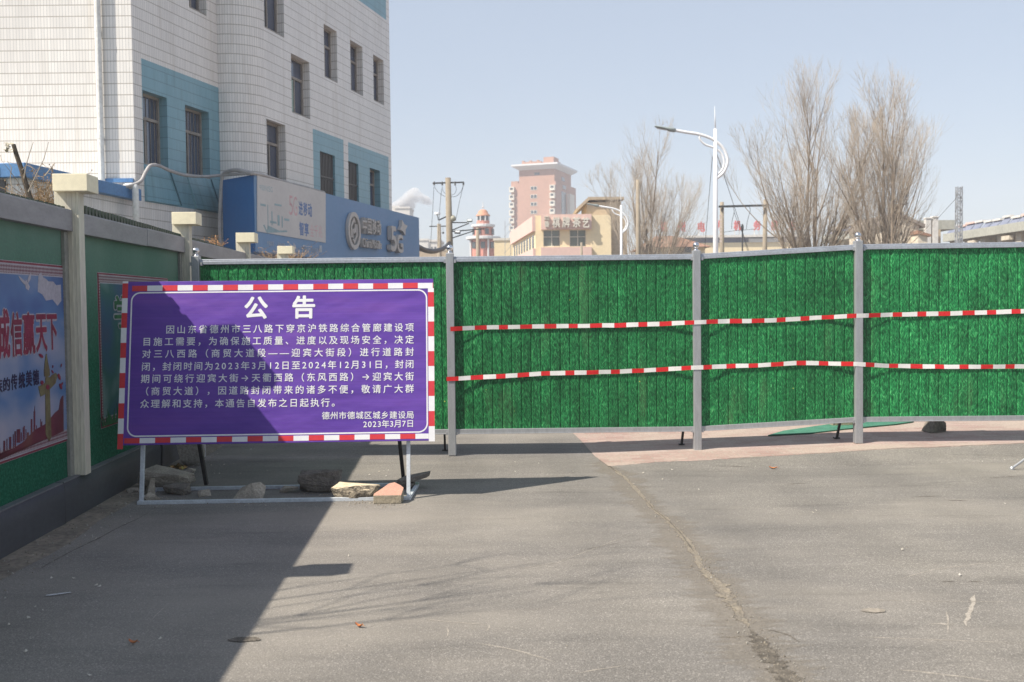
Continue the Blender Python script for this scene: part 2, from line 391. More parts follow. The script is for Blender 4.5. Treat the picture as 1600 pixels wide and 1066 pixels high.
def thing(name, loc, label, cat, group=None):
    o = bpy.data.objects.new(name, None); COL.objects.link(o); o.location = loc; WL[o] = V3(loc)
    o.empty_display_size = 0.2
    return tag(o, label, cat, group)
def solo(mb, name, mats, base, smooth=False, bevel=0.0):
    """a thing that is one mesh, its origin at base"""
    base = V3(base)
    mb.v = [(x - base.x, y - base.y, z - base.z) for x, y, z in mb.v]
    o = mb.build(name, mats, None, smooth, bevel); o.location = base
    return o
def copy_thing(o, loc):
    r = o.copy(); COL.objects.link(r); r.location = loc
    for ch in list(o.children):
        c = ch.copy(); COL.objects.link(c); c.parent = r
        for g in ch.children:
            d = g.copy(); COL.objects.link(d); d.parent = c
    return r

# lettering
_gl = {}
def glyph(ch, bold=0.0, solid=False):
    k = (ch, bold, solid)
    if k in _gl: return _gl[k]
    c = bpy.data.curves.new('g', 'FONT'); c.body = ch; c.size = 1.0; c.resolution_u = 3; c.offset = bold
    if solid: c.extrude = 0.5; c.fill_mode = 'BOTH'
    o = bpy.data.objects.new('g', c); COL.objects.link(o)
    bpy.context.view_layer.update()
    dg = bpy.context.evaluated_depsgraph_get()
    me = o.evaluated_get(dg).to_mesh()
    vs_ = [tuple(v.co) for v in me.vertices]; fs = [tuple(p.vertices) for p in me.polygons]
    o.evaluated_get(dg).to_mesh_clear()
    bpy.data.objects.remove(o); bpy.data.curves.remove(c)
    _gl[k] = (vs_, fs); return _gl[k]
def put_glyph(mb, fr, ch, u, v, em, n, bold=0.0, thick=0.0, fit=None, m=0, ctr=True):
    """glyph centred on (u,v); fit=(width,height) squeezes its outline to that size"""
    vs_, fs = glyph(ch, 0.0, thick > 0)
    if not vs_: return
    if bold > 0:                                     # heavier strokes: the outline laid down again, shifted by a stroke's growth
        xs = [q[0] for q in vs_]; ys = [q[1] for q in vs_]
        if fit:
            fx, fy = fit[0] - 2 * bold * fit[0], fit[1] - 2 * bold * fit[1]; bx, by = bold * fit[0], bold * fit[1]
        else: fx = None; bx = by = bold * em
        st = 0.00015 if thick < 0.05 else 0.003
        for k, (ox, oy) in enumerate(((0, 0), (1, 0), (-1, 0), (0, 1), (0, -1), (.7, .7), (-.7, .7), (.7, -.7), (-.7, -.7))):
            put_glyph(mb, fr, ch, u + ox * bx, v + oy * by, em, n + st * k, 0.0, thick, (fx, fy) if fit else None, m)
        return
    xs = [q[0] for q in vs_]; ys = [q[1] for q in vs_]
    if fit:
        sx, sy = fit[0] / (max(xs) - min(xs)), fit[1] / (max(ys) - min(ys)); cx, cy = (max(xs) + min(xs)) / 2, (max(ys) + min(ys)) / 2
    else:
        sx = sy = em; cx, cy = (0.5 if ord(ch) > 0x2fff else (max(xs) + min(xs)) / 2), (0.38 if ord(ch) > 0x2fff else 0.365)
    mb.add([fr.p(u + (x - cx) * sx, v + (y - cy) * sy, n + z * thick) for x, y, z in vs_], fs, m)
def put_line(mb, fr, s, a, b, em, n, bold=0.0, thick=0.0, m=0):
    """characters spread from centre a to centre b"""
    adv = [1.0 if ord(c) > 0x2fff or c in '—→' else 0.62 for c in s]
    pos = [0.0]
    for i in range(1, len(s)): pos.append(pos[-1] + (adv[i - 1] + adv[i]) / 2)
    for c, q in zip(s, pos):
        t = q / pos[-1] if pos[-1] else 0
        put_glyph(mb, fr, c, a[0] + (b[0] - a[0]) * t, a[1] + (b[1] - a[1]) * t, em, n, bold, thick, m=m)
def put_fit(mb, fr, s, tl, br, n, bold=0.0, thick=0.0, m=0):
    """characters side by side filling the box between two corners (u,v)"""
    k = len(s); w_ = (br[0] - tl[0]) / k
    for i, c in enumerate(s):
        put_glyph(mb, fr, c, tl[0] + w_ * (i + 0.5), (tl[1] + br[1]) / 2, 1, n, bold, thick, fit=(abs(w_) * 0.9, abs(tl[1] - br[1])), m=m)

# ------------------------------------------------------------------ ground
def sheet(name, pts, z, mat, dens=None):
    mb = MB(); mb.add([(q.x, q.y, z if not callable(z) else z(q.x)) for q in pts], [list(range(len(pts)))])
    return mb.build(name, mat)
g = MB(); g.quad((-1500, -400, 0), (1500, -400, 0), (1500, 2600, 0), (-1500, 2600, 0))
tag(g.build('road', ASPH), kind='structure')

def pz(x): return 0.004 + min(max((x - 0.9) * 0.030, 0), 0.085)
# brick pavement with a broken front edge, rising gently to the right
front = [(947, 724), (990, 722), (1040, 719), (1090, 719), (1160, 717), (1230, 715), (1300, 713), (1380, 710), (1470, 707), (1560, 703), (1680, 698)]
fp = []
for i in range(len(front) - 1):
    (x0, y0), (x1, y1) = front[i], front[i + 1]
    for k in range(6):
        t = k / 6; x = x0 + (x1 - x0) * t; y = y0 + (y1 - y0) * t + rng.uniform(-.3, .3)
        q = G(x, y, 0.03); fp.append(V3((q.x, q.y, 0)))
fp.append(V3((40, 10.2, 0)))
pv = MB()
rows = 10
for i, q in enumerate(fp):
    for k in range(rows + 1):
        t = (k / rows) ** 1.6
        yb = 32.0
        lx = q.x - (0.55 * t * (1 if i == 0 else 0)) * 3 + (rng.uniform(-0.03, 0.03) if i == 0 else 0)
        pv.v.append((lx, q.y + (yb - q.y) * t, pz(q.x)))
    pv.v.append((q.x - 0.012, q.y - 0.02, -0.02))
W_ = rows + 2
for i in range(len(fp) - 1):
    for k in range(rows):
        pv.f.append([i * W_ + k, (i + 1) * W_ + k, (i + 1) * W_ + k + 1, i * W_ + k + 1]); pv.m.append(0); pv.uv.append(None)
    pv.f.append([i * W_ + rows + 1, (i + 1) * W_ + rows + 1, (i + 1) * W_, i * W_]); pv.m.append(0); pv.uv.append(None)
tag(pv.build('pavement', PAVE), kind='structure')
RAMP = 0.45
rm_ = MB()
for q in fp: rm_.v += [(q.x, q.y + 0.012, pz(q.x) - 0.004), (q.x, q.y - RAMP, -0.002)]
rm_.f = [[2 * i, 2 * i + 1, 2 * i + 3, 2 * i + 2] for i in range(len(fp) - 1)]; rm_.m = [0] * len(rm_.f); rm_.uv = [None] * len(rm_.f)
tag(rm_.build('road_edge', ASPH), kind='structure')
def gz(x, y):
    if x < fp[0].x: return 0.0
    i = min(range(len(fp)), key=lambda k: abs(fp[k].x - x)); d = fp[i].y - y
    return pz(x) if d <= 0 else max(0.0, pz(x) * (1 - d / RAMP))
def onroad(x, y, lift=0.0):
    q = G(x, y)
    for _ in range(4): q = G(x, y, gz(q.x, q.y))
    return q + V3((0, 0, lift))

# left hoarding line
A = G(0, 877); B = G(213, 757)
HD = (B - A).normalized(); HD.z = 0; HD.normalize()
HF = Fr((A.x, A.y, 0), HD, (0, 0, 1), (HD.y, -HD.x, 0))      # u along the hoarding (away), v up, n towards the road

# concrete gutter strip at the foot of the hoarding, its asphalt side crumbled
gu = MB(); N_ = 70
for i in range(N_ + 1):
    u = -8 + 22 * i / N_
    w_ = 0.25 - 0.004 * u + 0.05 * noise.noise(V3((u * 1.3, 0, 0))) + 0.025 * noise.noise(V3((u * 6, 3, 0)))
    for n_ in (-0.05, 0.14, w_ - 0.05): gu.v.append(tuple(HF.p(u, 0.010 if n_ < w_ - 0.06 else 0.007, n_)))
    gu.v.append(tuple(HF.p(u, -0.004, w_)))
for i in range(N_):
    for k in range(3):
        gu.f.append([i * 4 + k, i * 4 + k + 1, (i + 1) * 4 + k + 1, (i + 1) * 4 + k]); gu.m.append(0); gu.uv.append(None)
tag(gu.build('gutter', GUTTER), kind='structure')

# the long crack: a crumbled, sandy strip with dark broken patches
SAND = M('crack_sand', (0.285, 0.245, 0.19), (0.19, 0.168, 0.14), scale=9, rough=1.0, bmp=1.0, bscale=90, fine=0.35)
SANDL = M('dust_film', (0.275, 0.242, 0.20), (0.225, 0.20, 0.168), scale=6, rough=1.0, bmp=0.5, bscale=90, fine=0.25)
DARKH = M('broken_asphalt', (0.085, 0.075, 0.062), (0.17, 0.148, 0.12), scale=16, rough=1.0, bmp=1.0, bscale=70, fine=0.4)
path = [(944, 716), (950, 728), (975, 745), (1003, 775), (1020, 795), (1045, 815), (1062, 832), (1075, 850), (1088, 868), (1094, 884), (1108, 900), (1128, 918), (1142, 940), (1160, 965), (1172, 983), (1186, 1003), (1203, 1025), (1222, 1046), (1243, 1075), (1270, 1110)]
def ragged(name, src, soft):
    '''same stuff thinning out to nothing towards the strip's edges, in grains'''
    m = src.copy(); m.name = name; t = m.node_tree; new, link = t.nodes.new, t.links.new
    b = t.nodes['Principled BSDF']; tc = new('ShaderNodeTexCoord'); sp = new('ShaderNodeSeparateXYZ'); link(tc.outputs['UV'], sp.inputs[0])
    e = math_(new, link, 'SUBTRACT', 1.0, math_(new, link, 'ABSOLUTE', math_(new, link, 'MULTIPLY_ADD', sp.outputs[0], 2.0, -1.0)))
    n1 = tex(new, link, 'Noise', tc.outputs['Object'], 14.0, Detail=6.0, Roughness=0.75).outputs['Fac']
    n2 = tex(new, link, 'Noise', tc.outputs['Object'], 2.3, Detail=3.0).outputs['Fac']
    f = math_(new, link, 'ADD', math_(new, link, 'MULTIPLY', e, 0.62), math_(new, link, 'ADD', math_(new, link, 'MULTIPLY', n1, 0.9), math_(new, link, 'MULTIPLY', n2, 0.5)))
    link(ramp(new, link, f, [(0.5, 0.0), (0.5 + soft, 1.0)] if False else [(min(0.98, 0.93 - soft * .5), 0.0), (min(1.0, 0.93 + soft * .5), soft < .3 and 0.9 or 0.42)]), b.inputs['Alpha'])
    return m
SANDR = ragged('ragged_sand', SAND, 0.14); SANDLR = ragged('ragged_dust', SANDL, 0.45); DARKR = ragged('ragged_dark', DARKH, 0.14)
def crackstrip(name, mat, z, w0, w1, seed, i0=0, i1=None, step=7, dx=0.0):
    mat = {SAND: SANDR, SANDL: SANDLR, DARKH: DARKR}[mat]; w0 *= 1.5; w1 *= 1.5
    mb = MB(); pp = [G(*q) for q in path[i0:i1]]; fine = []
    for i in range(len(pp) - 1):
        for k in range(step): fine.append(pp[i].lerp(pp[i + 1], k / step))
    n = len(fine)
    for i, q in enumerate(fine):
        t = (fine[min(i + 1, n - 1)] - fine[max(i - 1, 0)]).normalized(); nn = V3((t.y, -t.x, 0))
        ww = w0 + (w1 - w0) * i / n
        ends = min(1, i / 5, (n - 1 - i) / 5)
        a = ww * ends * (0.5 + 0.9 * abs(noise.noise(V3((i * 0.35, seed, 0)))) + 0.5 * noise.noise(V3((i * 0.9, seed + 5, 0))))
        b = ww * ends * (0.5 + 0.9 * abs(noise.noise(V3((i * 0.35, seed + 9, 0)))) + 0.5 * noise.noise(V3((i * 0.9, seed + 15, 0))))
        c = q + nn * dx
        mb.v += [tuple(c - nn * a + V3((0, 0, z))), tuple(c + nn * b + V3((0, 0, z)))]
    mb.f = [[2 * i, 2 * i + 1, 2 * i + 3, 2 * i + 2] for i in range(n - 1)]; mb.m = [0] * (n - 1); mb.uv = [[(0, i), (1, i), (1, i + 1), (0, i + 1)] for i in range(n - 1)]
    return tag(mb.build(name, mat), kind='structure')
crackstrip('dust_film', SANDL, 0.0012, 0.15, 0.20, 2.0, 0, None, 7, 0.02)
crackstrip('road_crack', SAND, 0.0024, 0.022, 0.045, 11.0, 0, 15)
crackstrip('road_crack', DARKH, 0.0036, 0.05, 0.075, 21.0, 14, 20, 6)
crackstrip('road_crack', DARKH, 0.0036, 0.016, 0.014, 31.0, 0, 3)
crackstrip('road_crack', DARKH, 0.0036, 0.006, 0.007, 41.0, 3, 9)
crackstrip('road_crack', SAND, 0.0036, 0.045, 0.05, 51.0, 9, 14)
def crackline(pts, wd, mat, z=0.0012, jit=0.01):
    mb = MB(); pp = [onroad(*q) for q in pts]; fine = []
    for i in range(len(pp) - 1):
        for k in range(8): fine.append(pp[i].lerp(pp[i + 1], k / 8))
    fine.append(pp[-1]); n = len(fine)
    for i, q in enumerate(fine):
        t = (fine[min(i + 1, n - 1)] - fine[max(i - 1, 0)]).normalized(); nn = V3((t.y, -t.x, 0))
        a = wd * (0.35 + abs(noise.noise(V3((i * 0.7, wd * 90, len(pts)))))) * min(1, i / 3 + 0.15, (n - 1 - i) / 3 + 0.15)
        q = q + nn * jit * noise.noise(V3((i * 0.4, 7, wd * 50)))
        mb.v += [tuple(q - nn * a + V3((0, 0, z))), tuple(q + nn * a + V3((0, 0, z)))]
    mb.f = [[2 * i, 2 * i + 1, 2 * i + 3, 2 * i + 2] for i in range(n - 1)]; mb.m = [0] * (n - 1); mb.uv = [None] * (n - 1)
    return tag(mb.build('scuff' if mat is not DARKH else 'road_crack', mat), kind='structure')
SCUFF = M('pale_scuff', (0.36, 0.325, 0.28), (0.27, 0.245, 0.21), scale=20, rough=1.0, fine=0.3)
for pts, wd in [([(660, 968), (700, 972), (766, 977)], 0.006), ([(766, 977), (760, 987)], 0.006), ([(700, 981), (699, 995)], 0.006),
                ([(745, 1005), (800, 1015), (868, 1034)], 0.007), ([(1350, 938), (1460, 940), (1600, 941)], 0.005), ([(1335, 995), (1450, 1000), (1600, 1005)], 0.006),
                ([(1523, 930), (1515, 958), (1508, 978)], 0.022), ([(1450, 975), (1490, 976)], 0.012), ([(1405, 905), (1460, 890), (1560, 878)], 0.006),
                ([(800, 890), (870, 880), (1000, 830)], 0.004), ([(235, 970), (262, 945)], 0.005), ([(1400, 1046), (1480, 1055), (1560, 1066)], 0.010),
                ([(1480, 955), (1481, 990)], 0.006), ([(540, 830), (620, 832)], 0.004), ([(900, 1052), (980, 1040)], 0.006)]:
    crackline(pts, wd, SCUFF)
for pts, wd in [([(1122, 996), (1145, 996), (1168, 995)], 0.012), ([(1195, 983), (1225, 990), (1250, 1003)], 0.010), ([(900, 862), (960, 850), (1030, 838)], 0.003),
                ([(1228, 757), (1262, 755)], 0.022), ([(1425, 777), (1470, 775)], 0.022), ([(1482, 782), (1512, 783)], 0.015), ([(1290, 727), (1420, 722)], 0.012), ([(1545, 747), (1600, 744)], 0.014), ([(1110, 728), (1170, 729)], 0.012),
                ([(60, 890), (100, 868), (160, 838), (235, 800)], 0.008), ([(1470, 909), (1492, 909)], 0.010), ([(1512, 909), (1535, 909)], 0.010)]:
    crackline(pts, wd, DARKH)
# small worn dip and a dry spatter
def blotch(name, px, py, rx, ry, mat, z=0.004, seed=1.0, k=26):
    c = G(px, py); mb = MB()
    mb.add([(c.x + rx * math.cos(2 * math.pi * i / k) * (1 + 0.35 * noise.noise(V3((math.cos(i) * 2, math.sin(i) * 2, seed)))),
             c.y + ry * math.sin(2 * math.pi * i / k) * (1 + 0.35 * noise.noise(V3((math.cos(i) * 2, seed, math.sin(i) * 2)))), z) for i in range(k)], [list(range(k))])
    return tag(mb.build(name, mat), kind='structure')
blotch('worn_patch', 383, 1000, 0.075, 0.032, DARKH, seed=3)
blotch('dust_patch', 1365, 955, 0.06, 0.035, SANDL, seed=5)
SPAT = M('white_spatter', (0.55, 0.55, 0.55), rough=0.9)
sp_ = MB()
for k in range(12):
    q = G(77 + k * 2.9, 931 - k * 0.35); r_ = rng.uniform(0.006, 0.016)
    sp_.add([(q.x + r_ * 1.5 * math.cos(a), q.y + r_ * math.sin(a), 0.004 + k * 0.0001) for a in [j * math.pi / 4 for j in range(8)]], [list(range(8))])
tag(sp_.build('paint_spatter', SPAT), kind='structure')

# gravel and litter too many to count
def pebble(mb, c, r, m=0):
    k = 5; a0 = rng.uniform(0, 6)
    top = [(c.x + r * 0.55 * math.cos(a0 + 2 * math.pi * i / k), c.y + r * 0.55 * math.sin(a0 + 2 * math.pi * i / k), c.z + r * rng.uniform(0.6, 0.95)) for i in range(k)]
    bot = [(c.x + r * rng.uniform(0.8, 1.2) * math.cos(a0 + 2 * math.pi * i / k), c.y + r * rng.uniform(0.8, 1.2) * math.sin(a0 + 2 * math.pi * i / k), c.z - 0.001) for i in range(k)]
    mb.add(top + bot, [list(range(k))] + [[k + i, k + (i + 1) % k, (i + 1) % k, i] for i in range(k)], m)
pe = MB()
pp = [G(*q) for q in path]
for _ in range(650):
    i = rng.randrange(len(pp) - 1); q = pp[i].lerp(pp[i + 1], rng.random())
    q = q + V3((rng.gauss(0, 0.055), rng.gauss(0, 0.04), 0.004)); pebble(pe, q, rng.uniform(0.0012, 0.0038) * (2.0 if rng.random() < 0.05 else 1), rng.choice((0, 0, 1)))
for _ in range(500):
    q = HF.p(rng.uniform(-2, 6), 0.012, abs(rng.gauss(0, 0.22)) + 0.02); pebble(pe, q, rng.uniform(0.002, 0.008), rng.choice((0, 1)))
for _ in range(900):
    q = V3((rng.uniform(-3, 6), rng.uniform(3.2, 11), 0.004)); pebble(pe, q, rng.uniform(0.001, 0.0032), rng.choice((0, 1, 1)))
tag(pe.build('gravel', [SAND, CONC]), 'fine gravel and grit scattered along the crack and over the road', 'gravel', kind='stuff')
LITTER = M('pale_litter', (0.50, 0.47, 0.42), (0.40, 0.36, 0.29), scale=30, rough=0.8)
li = MB()
for (x, y) in [(150, 843), (80, 905), (115, 905), (55, 950), (67, 955), (45, 967), (150, 916), (155, 918), (210, 939), (140, 1057), (1092, 766), (990, 757), (1050, 735), (805, 723), (842, 725), (805, 738), (730, 726), (895, 738), (1095, 880), (1340, 800), (1270, 802), (1275, 799), (1570, 788), (1535, 722), (1570, 720), (1590, 720), (1490, 721), (1395, 723), (1035, 750), (1005, 740),
               (592, 738), (600, 737), (607, 736), (577, 743), (585, 742), (603, 745), (335, 741), (343, 741), (376, 741), (418, 737), (392, 703), (398, 702), (340, 710), (350, 727), (330, 728), (365, 726), (520, 765), (1500, 900), (1410, 860), (1180, 730), (14, 978), (50, 870), (250, 1000), (48, 1000), (40, 1020), (545, 870)]:
    q = onroad(x, y); a = rng.uniform(0, 3); r_ = rng.uniform(0.005, 0.011); dx = V3((math.cos(a), math.sin(a), 0)) * r_; dy = V3((-math.sin(a), math.cos(a), 0)) * r_ * rng.uniform(0.4, 0.8)
    h = V3((0, 0, 0.006))
    li.add([q + h - dx - dy, q + h + dx - dy * 0.6, q + h + dx * 0.8 + dy + V3((0, 0, 0.008)), q + h - dx * 0.7 + dy * 0.8], [(0, 1, 2, 3)])
tag(li.build('litter', LITTER), 'pale scraps of litter and chips scattered over the road', 'litter', kind='stuff')
LEAF = M('dry_leaf', (0.42, 0.13, 0.05), (0.5, 0.22, 0.07), scale=40, rough=0.8)
for (x, y, lab) in [(208, 1007, 'orange dry leaf on the shaded road, nearest the hoarding'), (561, 981, 'orange dry leaf on the sunlit road below the notice board'),
                    (1208, 733, 'orange dry leaf on the road in front of the grass fence corner'), (1552, 713, 'brownish dry leaf at the pavement edge near the leaning strut')]:
    q = onroad(x, y, 0.005); mb = MB(); a = rng.uniform(-0.5, 0.5); L = 0.022 if y > 800 else 0.036
    U_ = V3((math.cos(a), math.sin(a), 0)); W2 = V3((-math.sin(a), math.cos(a), 0)); P = []
    for k in range(7):
        t = k / 6; wd = L * 0.42 * math.sin(math.pi * (0.08 + 0.9 * t)); lift = 0.012 * (2 * t - 1) ** 2
        P += [q + U_ * (t - .5) * 2 * L + W2 * wd + V3((0, 0, lift + 0.009)), q + U_ * (t - .5) * 2 * L + V3((0, 0, lift)), q + U_ * (t - .5) * 2 * L - W2 * wd + V3((0, 0, lift + 0.007))]
    mb.add(P, [(3 * k + j, 3 * k + 3 + j, 3 * k + 4 + j, 3 * k + 1 + j) for k in range(6) for j in (0, 1)])
    mb.tube([q + U_ * L + V3((0, 0, 0.013)), q + U_ * L * 1.5 + V3((0, 0, 0.006))], 0.0012, 4)
    tag(solo(mb, 'fallen_leaf', LEAF, (q.x, q.y, q.z - 0.005), smooth=True), lab, 'leaf', 'dry leaves on the road')
# ------------------------------------------------------------------ left hoarding
hb = HF.p(1.0, 0, 0)
hoard = thing('hoarding_fence', hb, 'green felt hoarding with posters, cream posts and dark plinth along the left roadside', 'fence')
PU = [-7.35, -4.30, -1.25, 1.37, 4.42, 7.42, 10.5]
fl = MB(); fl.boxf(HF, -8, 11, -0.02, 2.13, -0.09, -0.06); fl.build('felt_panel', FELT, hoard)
# plinth sheets, each slightly bowed, with a dark lap at the joints
LEDGEHL = M('ledge_highlight', (0.16, 0.165, 0.175), (0.12, 0.125, 0.135), rough=0.45)  # added paler strip: the plinth ledge's highlight is put into its colour
MB().boxf(HF, -8, 11, -0.02, 0.29, -0.059, -0.03).build('plinth_back', BLACKM, hoard)
js = [-8, -5.6, -3.6, -1.4, 1.0, 3.35, 5.4, 7.6, 11]
for j in range(len(js) - 1):
    mb = MB(); a, b = js[j] + 0.008, js[j + 1] - 0.010; n = 14
    for i in range(n + 1):
        u = a + (b - a) * i / n
        bow = 0.012 * noise.noise(V3((u * 1.1, j * 3.7, 0))) + (0.012 if i in (0, n) and j % 2 else 0)
        for v, d in ((-0.02, 0.0), (0.10, 0.004), (0.2, 0.008), (0.295, 0.0), (0.303, -0.012), (0.303, -0.07)):
            dent = 0.022 * math.exp(-((u - 2.25) / 0.35) ** 2 - ((v - 0.22) / 0.035) ** 2) if j == 4 else 0
            mb.v.append(tuple(HF.p(u, v + 0.004 * noise.noise(V3((u, 5, j))), d + (bow if d >= 0 else 0) - dent)))
    for i in range(n):
        for k in range(5):
            mb.f.append([i * 6 + k, (i + 1) * 6 + k, (i + 1) * 6 + k + 1, i * 6 + k + 1]); mb.m.append(0); mb.uv.append(None)
    if j: MB().boxf(HF, a - 0.022, a + 0.004, -0.02, 0.285, -0.03, 0.011).build('joint_gap', BLACKM, hoard)
    pl_ = mb.build('plinth', PLINTH, hoard, smooth=True)
    MB().boxf(HF, a, b, 0.297, 0.309, -0.055, 0.004).build('lit_ledge', LEDGEHL, pl_, bevel=0.002)
# coping pieces
cj = [-8, -4.30, -1.25, 1.37, 3.10, 4.42, 7.42, 11]
for j in range(len(cj) - 1):
    mb = MB(); a, b = cj[j] + 0.006, cj[j + 1] - 0.006; dz = 0.006 * (j % 2)
    mb.prism([HF.p(a, v - dz, n) for v, n in ((2.115, 0.0), (2.262, 0.0), (2.274, -0.006), (2.274, -0.11), (2.115, -0.11))], HF.U * (b - a))
    mb.build('coping', COPING, hoard, bevel=0.003)
# corrugated sheet showing above the coping
cs = MB(); u = -7.9; k = 0
while u < 11:
    seg = next(i for i in range(len(PU) - 1) if u < PU[i + 1]) if u < PU[-1] else 5
    hh = 2.296 if seg <= 2 else 2.345 - 0.012 * (u - 1.4) + 0.008 * noise.noise(V3((u * 2.2, 0, 0)))
    wv = 0.045
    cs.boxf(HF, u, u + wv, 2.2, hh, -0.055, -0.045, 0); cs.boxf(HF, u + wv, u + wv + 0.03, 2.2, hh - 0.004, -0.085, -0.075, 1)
    cs.boxv(HF.p(u + wv, 2.2, -0.047), HF.U * 0.003, HF.V * (hh - 2.2), HF.N * -0.03, 0)
    u += 0.075; k += 1
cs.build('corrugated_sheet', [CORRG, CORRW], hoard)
for i, u in enumerate(PU):
    mb = MB()
    mb.boxf(HF, u - 0.055, u + 0.055, 0.304, 2.42, -0.04, 0.045); mb.boxf(HF, u - 0.05, u + 0.05, 0.304, 2.42, -0.13, -0.042)
    for dn in (-0.012, 0.018): mb.boxf(HF, u - 0.058, u - 0.055, 0.304, 2.40, dn, dn + 0.008)
    po = mb.build('post', CREAMD, hoard, bevel=0.004)
    MB().boxf(HF, u - 0.115, u + 0.115, 2.405, 2.532, -0.115, 0.135).build('cap', CREAM, po, bevel=0.004)
    MB().boxf(HF, u - 0.13, u - 0.056, 0.304, 2.11, -0.058, -0.035).build('edge_trim', GREYTRIM, hoard)

def lattice_mat():
    m, t, b, new, link = nodes('lattice_border')
    co = new('ShaderNodeTexCoord').outputs['Object']
    ck = tex(new, link, 'Checker', mapped(new, link, co, (0.0, 1, 1), (R(45), 0, 0)), 62.0)
    n = tex(new, link, 'Noise', co, 40.0).outputs['Fac']
    link(mixc(new, link, math_(new, link, 'MULTIPLY', ck.outputs['Fac'], math_(new, link, 'ADD', 0.5, n, clamp=True)), (0.16, 0.05, 0.065), (0.33, 0.29, 0.30)), b.inputs['Base Color'])
    b.inputs['Roughness'].default_value = 0.6
    return m
LATT = lattice_mat()
def print_mat(name, stops, scale, stretch=(1, 1, 1), grade=None):
    m, t, b, new, link = nodes(name)
    co = new('ShaderNodeTexCoord').outputs['Object']
    n = tex(new, link, 'Noise', mapped(new, link, co, stretch), scale, Detail=3.0, Roughness=0.45).outputs['Fac']
    if grade:
        sp = new('ShaderNodeSeparateXYZ'); link(co, sp.inputs[0]); mr = new('ShaderNodeMapRange'); link(sp.outputs[2], mr.inputs[0])
        mr.inputs[1].default_value, mr.inputs[2].default_value, mr.inputs[3].default_value, mr.inputs[4].default_value = grade
        n = math_(new, link, 'ADD', n, mr.outputs[0])
    link(ramp(new, link, n, stops), b.inputs['Base Color']); b.inputs['Roughness'].default_value = 0.45
    return m
PSKY = print_mat('printed_sky', [(0.3, (0.035, 0.075, 0.22)), (0.48, (0.07, 0.16, 0.32)), (0.62, (0.22, 0.26, 0.36)), (0.75, (0.32, 0.31, 0.38))], 1.5, (1, 1, 1.8), (0.9, 1.8, 0.14, -0.12))
PTEAL = print_mat('printed_mist', [(0.3, (0.07, 0.04, 0.12)), (0.45, (0.03, 0.07, 0.16)), (0.6, (0.025, 0.10, 0.10)), (0.75, (0.2, 0.27, 0.27))], 1.6, (1, 1, 1.0))
PRED = print_mat('printed_red', [(0.3, (0.07, 0.010, 0.017)), (0.55, (0.13, 0.018, 0.027)), (0.75, (0.16, 0.06, 0.03))], 3.0)
PWHT = M('printed_white', (0.40, 0.375, 0.41), rough=0.5)
PDRK = M('printed_navy', (0.018, 0.014, 0.05), rough=0.5)
PCRI = M('printed_crimson', (0.24, 0.018, 0.04), (0.15, 0.012, 0.026), scale=6, rough=0.5)
PGLD = M('printed_gold', (0.17, 0.15, 0.055), (0.12, 0.085, 0.04), scale=14, rough=0.5)
PGRN = M('printed_green', (0.02, 0.13, 0.04), (0.01, 0.07, 0.03), scale=10, rough=0.5)
FN = -0.058
def hpx(x, y): return HF.uv(x, y, FN)
def hpoly(mb, pts, n0, n1, m=0):
    mb.prism([HF.p(*hpx(x, y), FN + n0) for x, y in pts], HF.N * (n1 - n0), m)
def frame_(u0, u1, v0, v1, parent, art):
    mb = MB(); mb.boxf(HF, u0, u1, v0, v1, FN, FN + 0.004, 0)
    fr_ = mb.build('border', PCRI, parent)
    MB().boxf(HF, u0 + 0.012, u1 - 0.012, v0 + 0.014, v1 - 0.014, FN + 0.004, FN + 0.006).build('lattice_band', LATT, fr_)
    mb = MB(); tb, sb = 0.085, 0.038
    for (a, b, c, d) in ((u0 + .01, u1 - .01, v1 - .022, v1 - .014), (u0 + .01, u1 - .01, v0 + .014, v0 + .022), (u0 + sb, u1 - sb, v1 - tb, v1 - tb + .008), (u0 + sb, u1 - sb, v0 + tb - .008, v0 + tb)):
        mb.boxf(HF, a, b, c, d, FN + 0.006, FN + 0.007)
    mb.build('white_rule', PWHT, fr_)
    MB().boxf(HF, u0 + sb, u1 - sb, v0 + tb, v1 - tb, FN + 0.006, FN + 0.008).build('printed_picture', art, parent)
# the nearer poster
u1, v1_ = hpx(99, 416); _, v0_ = hpx(100, 690)
p1 = tag(MB().boxf(HF, -1.02, u1 + 0.004, v0_ - 0.004, v1_ + 0.004, FN - 0.002, FN).build('poster', PWHT, hoard), 'poster with red lettering on a blue sky above a red skyline')
def art(mbs, name, mat): return mbs.build(name, mat, p1)
frame_(-1.02, u1, v0_, v1_, p1, PSKY)
mb = MB(); hpoly(mb, [(-60, 745), (-30, 728), (0, 708), (20, 700), (35, 690), (52, 672), (70, 662), (84, 645), (90, 640), (92, 625), (95, 619), (97, 618), (97.5, 674), (60, 690), (0, 712), (-60, 735)], 0.008, 0.010); art(mb, 'printed_hills', PRED)
mb = MB()
for (x0, x1, y0, y1) in [(-40, -34, 690, 730), (-30, -22, 700, 725), (-15, -9, 690, 716), (-6, -2, 700, 712), (3, 6, 689, 706), (8, 9.5, 686, 704), (12, 15.5, 683, 702), (18, 19.3, 679, 700), (20.5, 23, 674, 699), (24, 29.5, 671, 692), (30.5, 32, 676, 690), (33.5, 34.5, 668, 690), (35, 36.6, 666, 688), (38, 39, 671, 688), (40, 43, 676, 690), (46, 48.5, 655, 684), (50.5, 53, 643, 680), (54.5, 55.5, 665, 680), (61, 62, 655, 676), (62.5, 64, 659, 674)]:
    hpoly(mb, [(x0, y0), (x1, y0 - 0.4), (x1, y1), (x0, y1)], 0.008, 0.0094)
hpoly(mb, [(51.2, 645), (52.2, 634), (52.6, 645)], 0.008, 0.0094)
art(mb, 'printed_skyline', PRED)
mb = MB()
